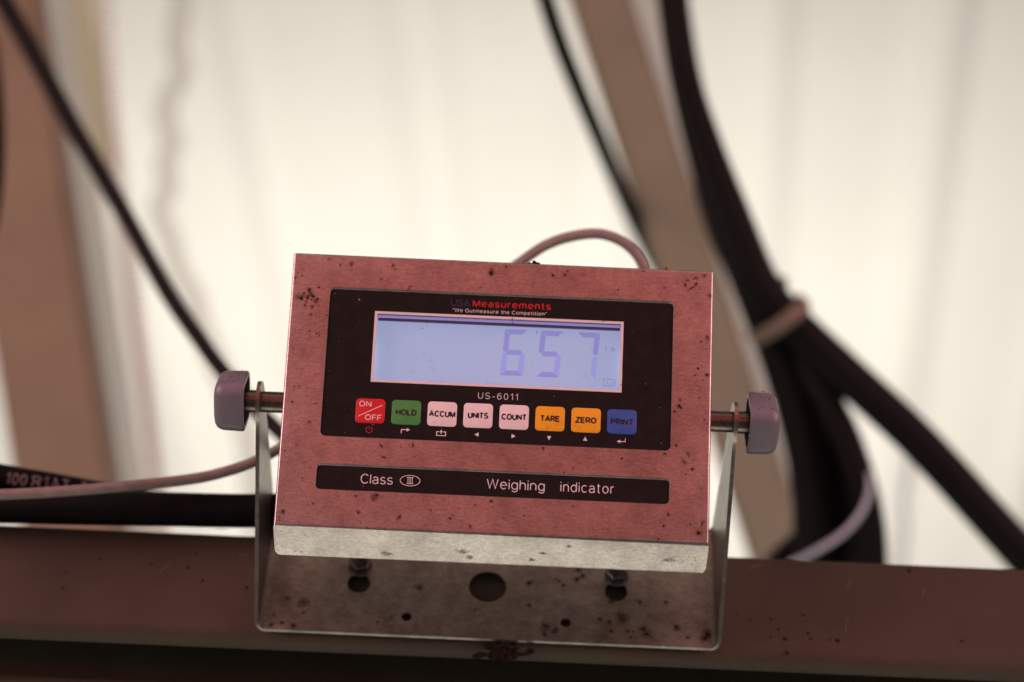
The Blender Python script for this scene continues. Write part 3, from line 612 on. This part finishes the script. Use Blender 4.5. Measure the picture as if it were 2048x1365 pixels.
# membrane panel with a window hole
def film(name, x0, x1, y0, y1, r, hole=None):
    bm = bmesh.new(); z = -0.80
    _, es = loop(bm, rrect(x0 - .1, x1 + .1, y0 - .1, y1 + .1, r), z)
    if hole: _, e2 = loop(bm, rrect(*hole, 0.3, 2), z); es = es + e2
    bmesh.ops.triangle_fill(bm, use_beauty=True, edges=es)
    for v in bm.verts: v.co *= MM
    bmesh.ops.recalc_face_normals(bm, faces=bm.faces)
    for f in bm.faces:
        if f.normal.z < 0: f.normal_flip()
    return finish(name, bm, 'film', IND, False)
wx0, wx1, wy0, wy1 = WX0 + FR, WX1 - FR, WY0 + FR, WY1 - FR
PANEL = film('membrane_panel', PX0, PX1, PY0, PY1, 2.6, (wx0, wx1, wy0, wy1))
STRIP = film('name_strip', SX0, SX1, SY0, SY1, 2.2)
ZP = -0.74
def ring(name, x0, x1, y0, y1, w, z, mat, parent):
    bm = bmesh.new()
    o = [bm.verts.new(mmap(x, y, z)) for x, y in ((x0, y0), (x1, y0), (x1, y1), (x0, y1))]
    i = [bm.verts.new(mmap(x, y, z)) for x, y in ((x0+w, y0+w), (x1-w, y0+w), (x1-w, y1-w), (x0+w, y1-w))]
    bridge(bm, o, i); return finish(name, bm, mat, parent, False)
ring('window_border', WX0, WX1, WY0, WY1, FR, ZP, 'white', PANEL)
letters('lettering', 'USA', -29.0, -17.8, 51.5, 4.0, 0.52, ZP, 'navy_ink', PANEL, 0.2)
letters('lettering', 'Measurements', -16.5, 28.0, 51.5, 4.2, 0.74, ZP, 'red_ink', PANEL, 0.34)
letters('lettering', '<We Outmeasure the Competition>', -27.7, 25.6, 48.0, 2.2, 0.27, ZP, 'white', PANEL, 0.32)
letters('lettering', 'US-6011', -10.9, 11.6, -2.0, 3.75, 0.36, ZP, 'white', PANEL, 0.42)
letters('lettering', 'Class', -73.6, -55.7, -53.2, 5.6, 0.52, ZP, 'white', STRIP, 0.24)
letters('lettering', 'Weighing', -3.7, 28.5, -53.0, 5.7, 0.52, ZP, 'white', STRIP, 0.26)
letters('lettering', 'indicator', 37.2, 66.9, -52.9, 5.7, 0.52, ZP, 'white', STRIP, 0.3)
strokes('class_emblem', [A_(-46.2, -50.4, 5.5, 2.95, 0, 360, 40)] + [[(-46.2 + d, -52.1), (-46.2 + d, -48.7)] for d in (-1.15, 0, 1.15)] + [[(-48.0, -52.1), (-44.4, -52.1)], [(-48.0, -48.7), (-44.4, -48.7)]], 0.36, ZP, 'white', STRIP)

# keys
def key(cx, cy, mat, word, ink, tw, label):
    o = finish('key', slab([(x*MM, y*MM) for x, y in rrect(cx - 8.2, cx + 8.2, cy - 7.05, cy + 7.05, 2.2)], -0.00079, -0.00050, 0.00018), mat, IND, True, 50)
    o['label'] = label
    if word: letters('key_lettering', word, cx - tw/2, cx + tw/2, cy - 1.75, 3.6, 0.84, -0.47, ink, o, 0.3)
    return o
KY = -11.8
KX = [-70.7 + 20.13*k for k in range(8)]
k0 = key(KX[0], KY, 'key_red', '', '', 0, 'red on/off key')
letters('key_lettering', 'ON', KX[0] - 6.4, KX[0] + 0.4, KY + 2.3, 3.4, 0.5, -0.47, 'white', k0, 0.3)
letters('key_lettering', 'OFF', KX[0] - 2.7, KX[0] + 6.6, KY - 5.4, 3.4, 0.5, -0.47, 'white', k0, 0.3)
strokes('key_lettering', [[(KX[0] - 6.6, KY - 3.3), (KX[0] + 6.6, KY + 3.6)]], 0.42, -0.47, 'white', k0)
ks = [k0]
for i, (mt, wd, tw, lb) in enumerate((('key_green', 'HOLD', 11.8, 'green hold key'), ('key_white', 'ACCUM', 14.9, 'white accumulate key'), ('key_white', 'UNITS', 11.6, 'white units key'),
        ('key_white', 'COUNT', 14.2, 'white count key'), ('key_amber', 'TARE', 11.2, 'amber tare key'), ('key_amber', 'ZERO', 11.8, 'amber zero key'), ('key_blue', 'PRINT', 12.8, 'blue print key'))):
    ks.append(key(KX[i+1], KY, mt, wd, 'ink', tw, lb))
SY = -22.5
def tri(cx, cy, d, s=1.5):
    a = {'l': 180, 'r': 0, 'u': 90, 'd': 270}[d]
    return [(cx + s*math.cos(R(a + t))*1.0, cy + s*math.sin(R(a + t))) for t in (0, 125, 235)]
strokes('power_symbol', [A_(KX[0], SY, 1.75, 1.75, 120, 420, 20), [(KX[0], SY + .1), (KX[0], SY + 2.1)]], 0.42, ZP, 'red_ink', PANEL)
x = KX[1]; strokes('arrow_symbol', [[(x - 2.1, SY - 1.2), (x - 2.1, SY + .9), (x + 1.2, SY + .9)]], 0.5, ZP, 'white', PANEL, [tri(x + 1.6, SY + .9, 'r', 1.2)])
x = KX[2]; strokes('tray_symbol', [[(x - 1.1, SY + .6), (x - 2.5, SY + .6), (x - 2.5, SY - 1.6), (x + 2.5, SY - 1.6), (x + 2.5, SY + .6), (x + 1.1, SY + .6)], [(x, SY - .6), (x, SY + .6)]], 0.48, ZP, 'white', PANEL, [tri(x, SY + .9, 'u', 1.0)])
for k, d in ((3, 'l'), (4, 'r'), (5, 'd'), (6, 'u')):
    strokes('triangle_symbol', [], 0.4, ZP, 'white', PANEL, [tri(KX[k] - .1, SY - .1, d)])
x = KX[7]; strokes('enter_symbol', [[(x + 2.1, SY + 1.3), (x + 2.1, SY - .5), (x - 1.2, SY - .5)]], 0.42, ZP, 'white', PANEL, [tri(x - 1.4, SY - .5, 'l', 1.2)])

# display: well, lit glass, segments, pane
DZ = -8.0
CV = 3.4
bm = bmesh.new()
def wl(g, z): return [bm.verts.new(mmap(x, y, z)) for x, y in ((wx0 - g, wy0 - .02), (wx1 + g, wy0 - .02), (wx1 + g, wy1 + .02), (wx0 - g, wy1 + .02))]
a = wl(0, -0.85); b = wl(0, -1.6); c = wl(CV, -1.7); d = wl(CV, DZ - .1)
bridge(bm, a, b); bridge(bm, b, c); bridge(bm, c, d); finish('display_well', bm, 'well', IND, False)
bm = bmesh.new(); boxm(bm, mmap(wx0 - CV + .05, wy0, DZ - 1.5), mmap(wx1 + CV - .05, wy1, DZ))
LCD = finish('display', bm, 'lcd', IND, False); LCD['label'] = 'lavender-blue backlit display reading 657'
bm = bmesh.new(); boxm(bm, mmap(wx0 + .1, wy1 - 2.1, DZ + .02), mmap(wx1 - .1, wy1 - .1, DZ + .5)); finish('glass_edge', bm, 'edge_dark', LCD, False)
bm = bmesh.new(); boxm(bm, mmap(wx0 + .1, wy1 - .9, DZ + 2.2), mmap(wx1 - .1, wy1 - .1, DZ + 2.7)); finish('glass_edge', bm, 'edge_lit', LCD, False)
bm = bmesh.new(); boxm(bm, mmap(wx0 + .1, wy1 - .6, DZ + 4.4), mmap(wx1 - .1, wy1 - .1, DZ + 4.7)); finish('glass_edge', bm, 'edge_lit', LCD, False)
for xx, hh in ((wx0 - CV + .3, 11), (wx1 + CV - .8, 10)):
    bm = bmesh.new(); boxm(bm, mmap(xx, 21 - hh, DZ + .3), mmap(xx + .5, 21 + hh, DZ + 2.4)); finish('edge_light', bm, 'led', LCD, False)
def digit(segs, x, y0, y1, w):
    # seven-segment digit in slanted cell; t = thickness
    t = 3.0; sl = 0.075; g = 0.16; ym = (y0 + y1)/2; h = t/2
    def q(pts, nm, mt):
        bm = bmesh.new(); bm.faces.new([bm.verts.new(mmap(x + px + (py - y0)*sl, py, DZ + .06)) for px, py in pts])
        for f in bm.faces:
            f.normal_update()
            if f.normal.z < 0: f.normal_flip()
        finish('digit_segment', bm, mt, LCD, False)
    S = {'a': [(g, y1), (w - g, y1), (w - t - g, y1 - t), (t + g, y1 - t)],
         'd': [(g, y0), (w - g, y0), (w - t - g, y0 + t), (t + g, y0 + t)],
         'g': [(h + g, ym), (t + g, ym + h), (w - t - g, ym + h), (w - h - g, ym), (w - t - g, ym - h), (t + g, ym - h)],
         'f': [(0, y1 - g), (t, y1 - t - g), (t, ym + h + g), (h, ym + g), (0, ym + h*.7)],
         'e': [(0, y0 + g), (t, y0 + t + g), (t, ym - h - g), (h, ym - g), (0, ym - h*.7)],
         'b': [(w, y1 - g), (w - t, y1 - t - g), (w - t, ym + h + g), (w - h, ym + g), (w, ym + h*.7)],
         'c': [(w, y0 + g), (w - t, y0 + t + g), (w - t, ym - h - g), (w - h, ym - g), (w, ym - h*.7)]}
    for c in segs: q(S[c], c, 'segment_pale' if c in 'ec' else 'segment')
for segs, x in (('afgedc', 0.6), ('afgdc', 21.0), ('abc', 41.8)): digit(segs, x, 14.0, 41.3, 12.9)
letters('unit_lettering', 'l b', 60.0, 65.4, 30.8, 2.9, 0.6, DZ + .06, 'segment', LCD, 0.5)
strokes('battery_symbol', [[(59.4, 14.2), (65.6, 14.2), (65.6, 10.6), (59.4, 10.6), (59.4, 14.2)], [(66.2, 13.2), (66.2, 11.6)], [(61.7, 13.3), (61.7, 11.5)], [(63.9, 13.3), (63.9, 11.5)]], 0.40, DZ + .06, 'segment', LCD)
letters('annunciator', 'Net', -38.6, -31.4, 7.4, 2.6, 0.4, DZ + .06, 'segment_pale', LCD, 0.3)
letters('annunciator', 'Tare', -7.1, 2.3, 7.4, 2.6, 0.4, DZ + .06, 'segment_pale', LCD, 0.3)
bm = bmesh.new(); bm.faces.new([bm.verts.new(mmap(x, y, -1.0)) for x, y in ((wx0, wy0), (wx1, wy0), (wx1, wy1), (wx0, wy1))]); finish('display_pane', bm, 'glass', IND, False)

# dirt on the indicator
def dirt():
    d = bmesh.new(); u = bmesh.new(); uvl = u.loops.layers.uv.new('UVMap')
    def zf(x, y):
        if PX0 < x < PX1 and PY0 < y < PY1: return ZP + .05
        if SX0 < x < SX1 and SY0 < y < SY1: return ZP + .05
        return 0.04
    SY0_, SY1_ = SY0, SY1
    for x, y, r, soft, asp in FACE_SPECKS:
        ang = {2.2: 0.1, 3.2: 0.7, 4: 1.45, 2.5: 0.2, 1.6: -.3, 2: -.7}.get(asp)
        if soft: blob(u, x, y, r*1.5, zf(x, y), uvl, asp, ang, mapf=mmap)
        else:
            blob(d, x, y, r*0.82, zf(x, y), None, asp, ang, h=min(0.25, r*.3), mapf=mmap)
            blob(u, x, y, r*2.3, zf(x, y) - .01, uvl, asp, ang, mapf=mmap)
    for k in range(90):
        x, y = random.uniform(-117, 117), random.uniform(-76.5, 77)
        if (PX0 - 1 < x < PX1 + 1 and PY0 - 1 < y < PY1 + 1.5) or (SX0 - 1 < x < SX1 + 1 and SY0_ - 1 < y < SY1_ + 1.5): continue
        if random.random() < .3: blob(d, x, y, random.uniform(.08, .2), 0.04, h=.04, mapf=mmap)
        else: blob(u, x, y, random.uniform(.4, 1.8), 0.03, uvl, random.uniform(1, 1.8), mapf=mmap)
    u3 = bmesh.new(); uvl3 = u3.loops.layers.uv.new('UVMap')
    for k in range(34):
        x = random.choice(KX) + random.uniform(-7, 7); blob(u3, x, KY + random.uniform(-6, 6), random.uniform(.4, 2.2), -0.44, uvl3, random.uniform(1, 2), mapf=mmap)
    u2 = bmesh.new(); uvl2 = u2.loops.layers.uv.new('UVMap')
    for x, y, r, soft, asp in GLASS_SPECKS:
        z = -0.62
        if soft: blob(u2, x, y, r*1.8, z, uvl2, n=14, mapf=mmap)
        else: blob(d, x, y, r*.9, z, h=.05, mapf=mmap)
    p = bmesh.new()
    for x, y, r, soft, asp in PALE_DUST: blob(p, x, y, r*.8, ZP + .06, None, asp, mapf=mmap)
    for k in range(170): blob(p, random.uniform(PX0, PX1), random.uniform(PY0, PY1), random.uniform(.03, .09), ZP + .06, mapf=mmap)
    # lower lip: mud in both corners; (s, t) runs along the sloping bottom panel
    def lip(xx, t, z): 
        y = -78.7 - 13.8*t; zz = -19.5*t
        return Vector((xx*MM, (y - .816*z)*MM, (zz + .577*z)*MM))
    for k in range(46):
        side = random.choice((-1, 1)); xx = side*(118 - abs(random.gauss(0, 9))); t = random.uniform(.12, .9)
        if abs(xx) > 118.5: continue
        blob(d, xx, t, random.uniform(.1, .38), 0, h=.0, mapf=lambda a, b, c, xx=xx, t=t: lip(xx + (a - xx), t + (b - t)/23, .12 + c))
    for k in range(7):
        xx = random.uniform(-117, 117); t = random.uniform(.15, .9)
        blob(u, xx, t, random.uniform(.8, 3.0), 0, uvl, 1.6, 0, mapf=lambda a, b, c, xx=xx, t=t: lip(a, t + (b - t)/23, .06))
    for b in (d, u, p, u2, u3):
        for f in b.faces:
            f.normal_update()
            if f.normal.z < 0: f.normal_flip()
    for nm, b, mt in (('mud_spots', d, 'dirt'), ('grime', u, 'smudge'), ('dust_specks', p, 'dust'), ('display_smears', u2, 'smear'), ('key_smears', u3, 'smear')):
        o = finish(nm, b, mt, IND, False); o['kind'] = 'stuff'
SY0, SY1 = -57.2, -43.9
dirt()

# crumbs on the top edge of the case and on the beam
def clump(name, loc, size, mat, label, n=9, seed=1, spread=1.0):
    rnd = random.Random(seed); bm = bmesh.new()
    for k in range(n):
        v = bmesh.ops.create_icosphere(bm, subdivisions=2, radius=rnd.uniform(.3, .7))['verts']
        off = Vector((rnd.gauss(0, .55)*spread, rnd.gauss(0, .3), rnd.gauss(0, .4)*spread))
        for w in v: w.co = Vector((w.co.x*rnd.uniform(.8, 1.2), w.co.y, w.co.z*rnd.uniform(.7, 1.2)))*rnd.uniform(.85, 1.15) + off
    for v in bm.verts: v.co = Vector((v.co.x*size[0], v.co.y*size[1], v.co.z*size[2]))
    o = finish(name, bm, mat, None, False); o.location = loc
    return tag(o, label, 'dirt')
def on_face(x, y, z): return Matrix(DEVICE_MATRIX) @ mmap(x, y, z)
clump('mud_crumb', on_face(19.4, 79.2, -2.5), (.0028, .002, .0014), 'dirt', 'dark mud crumb on the top edge of the indicator beside the looped cable', 7, 3)
clump('amber_crumb', on_face(93.0, 78.6, -.6), (.0014, .001, .0012), 'rust_dirt', 'tiny amber crumb on the top right edge of the indicator', 5, 5)
clump('mud_clod', (0.0035, 0.9790, 2.1640), (.0042, .0022, .0032), 'crumb', 'clod of dried mud stuck to the beam below the bracket', 46, 8, 2.6)

# ------------------------------------------------------------------ clamp knobs
def knob(s, rotx, label):
    ax = Vector((BX, 0.8623, 2.2484))
    root = empty('clamp_knob', (ax.x + s*HALF, ax.y, ax.z), label, 'knob', 'clamp knobs at the bracket arms')
    root.rotation_euler = (rotx, 0, 0)
    # all along local x, s = outward
    hs, ch = 0.0150, 0.0044
    base = []
    for (cy, cz) in ((hs, hs), (-hs, hs), (-hs, -hs), (hs, -hs)):
        sy, sz = (1 if cy > 0 else -1), (1 if cz > 0 else -1)
        p1 = (cy, cz - sz*ch*1.0); p2 = (cy - sy*ch*1.0, cz)
        base += [p1, p2] if sy*sz > 0 else [p2, p1]
    # soften every corner
    prof = []
    for i in range(8):
        a, b, c = Vector(base[i-1]), Vector(base[i]), Vector(base[(i+1) % 8])
        d1 = (a - b).normalized()*.0028; d2 = (c - b).normalized()*.0028
        for t in (0, .25, .5, .75, 1): prof.append((b + d1)*(1-t)**2 + b*2*t*(1-t) + (b + d2)*t*t)
    bm = bmesh.new(); rings = []
    st = [(0.0064, .80), (0.0064, .955), (0.0068, .985), (0.0075, 1.0), (0.0178, .985), (0.0200, .955), (0.0217, .90), (0.0229, .80), (0.0238, .6), (0.0242, .3)]
    for xx, k in st: rings.append([bm.verts.new((s*xx, p.x*k, p.y*k)) for p in prof])
    inner = [bm.verts.new((s*0.012, p.x*.80, p.y*.80)) for p in prof]
    bridge(bm, inner, rings[0])
    for a, b in zip(rings, rings[1:]): bridge(bm, a, b)
    bm.faces.new(rings[-1]); bm.faces.new(inner); bmesh.ops.recalc_face_normals(bm, faces=bm.faces)
    finish('grip', bm, 'knob', root, True, 25)
    def cyl(x0, x1, r, n=28, steps=1, thread=0.0):
        bm = bmesh.new(); rr = []
        for i in range(steps + 1):
            r2 = r - (thread if i % 2 else 0)
            rr.append([bm.verts.new((s*(x0 + (x1-x0)*i/steps), r2*math.cos(2*math.pi*k/n), r2*math.sin(2*math.pi*k/n))) for k in range(n)])
        for a, b in zip(rr, rr[1:]): bridge(bm, a, b)
        bm.faces.new(rr[0]); bm.faces.new(rr[-1]); bmesh.ops.recalc_face_normals(bm, faces=bm.faces); return bm
    finish('boss', cyl(0.0003, 0.0125, 0.0065), 'stud', root)
    finish('stud', cyl(-TH - 0.0145, -TH - 0.0002, 0.0060), 'stud', root)
    d = bmesh.new(); rnd = random.Random(11 + s)
    for k in range(14):
        x = rnd.uniform(.009, .019); q = rnd.choice(base); 
        yy = rnd.uniform(-.011, .011)
        blob(d, x, yy, rnd.uniform(.0002, .0006), 0, h=.0002, mapf=lambda a, b, c: Vector((s*a, -hs - .0001 - c, b)))
    bmesh.ops.recalc_face_normals(d, faces=d.faces)
    o = finish('mud_spots', d, 'dirt', root); o['kind'] = 'stuff'
knob(-1, R(-27), 'grey chamfered plastic clamp knob on the left bracket arm')
knob(1, R(-19), 'grey chamfered plastic clamp knob on the right bracket arm, before black hoses')

# ------------------------------------------------------------------ cables and hoses near the beam
tube_obj('signal_cable', SIGNAL_CABLE, 0.0033, 'cable', 'grey-brown cable sweeping in from left and looping above the indicator', 'cable', 8, 16)
tube_obj('hydraulic_hose', BLACK_HOSE, 0.0103, 'rubber', 'plain black hose lying along the beam at lower left', 'hose', 8, 20, 'black hydraulic hoses')
def printed_hose():
    o0 = Vector(PRINT_HOSE[0]); r = 0.0090
    root = empty('hydraulic_hose', o0, 'black hose with pale printed letters and numbers at left edge', 'hose', 'black hydraulic hoses')
    path = spline([Vector(p) - o0 for p in PRINT_HOSE], 10)
    finish('hose_jacket', tube(bmesh.new(), path, r, 24), 'rubber', root)
    cum = [0]
    for a, b in zip(path, path[1:]): cum.append(cum[-1] + (b - a).length)
    T = [(path[min(i+1, len(path)-1)] - path[max(i-1, 0)]).normalized() for i in range(len(path))]
    to_cam = (cam.location - o0).normalized() if cam.location.length else Vector((0, -.73, -.68))
    to_cam = (Vector((0, 0, 1.5)) - o0).normalized()
    def mp(x, y, z):
        x = min(max(x, 0), cum[-1] - 1e-6); i = max(k for k in range(len(cum)) if cum[k] <= x); i = min(i, len(path) - 2)
        f = (x - cum[i])/(cum[i+1] - cum[i]); p = path[i].lerp(path[i+1], f); t = T[i].lerp(T[i+1], f).normalized()
        n = (to_cam - t*to_cam.dot(t)).normalized(); u = n.cross(t)
        if u.z < 0: u = -u
        a = y/r; return p + (n*math.cos(a) + u*math.sin(a))*(r + 0.0005 + z)
    x0 = next(cum[i] for i in range(len(path)) if (path[i] + o0).x >= Vector(PRINT_HOSE[1]).x)
    bm = bmesh.new(); text_bm(bm, '100', x0 + .0026, x0 + .0155, -.0026, .0070, .0010, 0, .34, .06, mp)
    text_bm(bm, 'R1AT', x0 + .0185, x0 + .041, -.0018, .0070, .0010, 0, .34, .07, mp)
    text_bm(bm, '3/8', x0 + .047, x0 + .060, -.0002, .0072, .0011, 0, .3, .07, mp)
    finish('hose_lettering', bm, 'hose_print', root, False)
printed_hose()

# ------------------------------------------------------------------ blurred background members
def bar(name, p0, p1, w, d, mat, label, cat, twist=0.0, bev=.004):
    a, b = Vector(p0), Vector(p1); ax = (b - a).normalized(); L = (b - a).length
    view = fw; x = (view.cross(ax)).normalized(); y = ax.cross(x)
    x2 = x*math.cos(twist) + y*math.sin(twist); y2 = -x*math.sin(twist) + y*math.cos(twist)
    bm = bmesh.new(); boxm(bm, (-w/2, -d/2, 0), (w/2, d/2, L))
    bmesh.ops.recalc_face_normals(bm, faces=bm.faces)
    bmesh.ops.bevel(bm, geom=list(bm.edges), offset=bev, segments=2, affect='EDGES')
    o = finish(name, bm, mat); o.matrix_world = Matrix(((x2.x, y2.x, ax.x, a.x), (x2.y, y2.y, ax.y, a.y), (x2.z, y2.z, ax.z, a.z), (0, 0, 0, 1)))
    return tag(o, label, cat)
bar('steel_post', LEFT_POST[0], LEFT_POST[1], 0.096, 0.06, 'post_brown', 'blurred reddish-brown steel post at the left edge', 'post')
bar('pale_post', PALE_POST[0], PALE_POST[1], 0.037, 0.02, 'post_pale', 'blurred pale grey strip right beside the brown left post', 'post')
tube_obj('cream_pipe', YELLOW_PIPE, 0.0135, 'pipe_yellow', 'short cream pipe at top left between pale strip and spring', 'pipe', 2)
bar('diagonal_brace', DIAG_POST[0], DIAG_POST[1], 0.058, 0.045, 'post_tan', 'blurred tan square-tube brace slanting behind the indicator', 'brace')
bar('brace_lit_face', BRACE_LIT_FACE[0], BRACE_LIT_FACE[1], 0.034, 0.02, 'post_pale', 'blurred pale strip for the lit side face of the tan brace', 'brace')  # lit side of the brace, its brightness built in as a pale bar
def coil():
    path = spline(COIL, 60); o0 = path[0].copy(); T, N = frames(path); out = []; cum = 0
    pts = []
    for i in range(len(path)):
        if i: cum += (path[i] - path[i-1]).length
        pts.append(cum)
    total = pts[-1]; turns = int(total/0.0062); n = turns*10
    for k in range(n):
        s = total*k/n
        j = min(range(max(0, int(k/n*len(path)) - 40), min(len(path), int(k/n*len(path)) + 41)), key=lambda q: abs(pts[q] - s))
        p = path[j] + T[j]*(s - pts[j]); a = 2*math.pi*k/10; B = T[j].cross(N[j])
        out.append(p + (N[j]*math.cos(a) + B*math.sin(a))*0.0082 - o0)
    o = finish('coil_spring', tube(bmesh.new(), out, 0.0013, 5), 'spring'); o.location = o0
    tag(o, 'long pale coil spring hanging beside the left post', 'spring')
coil()
tube_obj('rope', ROPE, 0.0152, 'rope', 'wavy beige rope hanging at upper left, right of the spring', 'rope', 6, 10)
tube_obj('power_cable', LEFT_CABLE, (lambda t: 0.0088 - 0.0034*t), 'cord_black', 'thin black cable slanting from top left corner to the left knob', 'cable', 8, 12)
tube_obj('hydraulic_hose', EDGE_HOSE, 0.0050, 'rubber', 'black hose just showing along the upper left edge', 'hose', 8, 12, 'black hydraulic hoses')
tube_obj('power_cable', MID_CABLE, 0.0082, 'cord_black', 'thin black cable along the left side of the slanting tan brace', 'cable', 8, 12)
def hose_r(a, b): return lambda t: a + (b - a)*min(1.0, max(0.0, (t - 0.25)/0.25))
tube_obj('hydraulic_hose', HOSE_A, hose_r(0.0121, 0.0168), 'rubber', 'thick black hose bending away to the lower right corner', 'hose', 8, 20, 'black hydraulic hoses')
tube_obj('hydraulic_hose', HOSE_B, hose_r(0.0126, 0.0175), 'rubber', 'black hose dropping straight down right beside the tan brace', 'hose', 8, 20, 'black hydraulic hoses')
tube_obj('hydraulic_hose', HOSE_C, hose_r(0.0090, 0.0125), 'rubber', 'rightmost black hose dropping to the beam from the strap', 'hose', 8, 20, 'black hydraulic hoses')
tube_obj('hydraulic_hose', HOSE_D, hose_r(0.0119, 0.0165), 'rubber', 'black hose curling left behind the other hoses above the beam', 'hose', 8, 20, 'black hydraulic hoses')
tube_obj('hydraulic_hose', HOSE_E, hose_r(0.0115, 0.0160), 'rubber', 'black hose in the middle of the bundle, behind the pale lavender highlight', 'hose', 8, 20, 'black hydraulic hoses')
tube_obj('hose_highlight', LAVENDER, 0.0024, 'lavender', 'pale lavender highlight curving between the black hoses above the beam', 'highlight', 8, 12)  # bright rim on the hose bundle, modelled as a thin pale tube
tube_obj('thin_wire', WIRE, 0.0030, 'lavender', 'faint pale wire hanging right of the hoses against the cream sheeting', 'wire', 6, 8)
def strap():
    c = Vector(CLAMP[0]); ax = (Vector(CLAMP[2]) - Vector(CLAMP[1])).normalized()
    root = empty('hose_strap', c, 'brown strap wrapped around the bundle of black hoses', 'strap')
    u = (fw.cross(ax)).normalized(); v = ax.cross(u)
    bm = bmesh.new(); rings = []
    for t, k in ((-.0065, .97), (-.0055, 1.0), (.0055, 1.0), (.0065, .97), (.0065, .92), (-.0065, .92)):
        rings.append([bm.verts.new(ax*t + (u*math.cos(a)*.0290 + v*math.sin(a)*.068)*k) for a in (2*math.pi*q/32 for q in range(32))])
    for a, b in zip(rings, rings[1:] + rings[:1]): bridge(bm, a, b)
    bmesh.ops.recalc_face_normals(bm, faces=bm.faces)
    finish('band', bm, 'clamp', root)
    bm = bmesh.new(); boxm(bm, (-.007, -.004, -.010), (.007, .004, .010)); bmesh.ops.bevel(bm, geom=list(bm.edges), offset=.002, segments=2, affect='EDGES')
    o = finish('buckle', bm, 'clamp', root); o.location = u*.019*(1 if u.x > 0 else -1) + ax*-.022
strap()
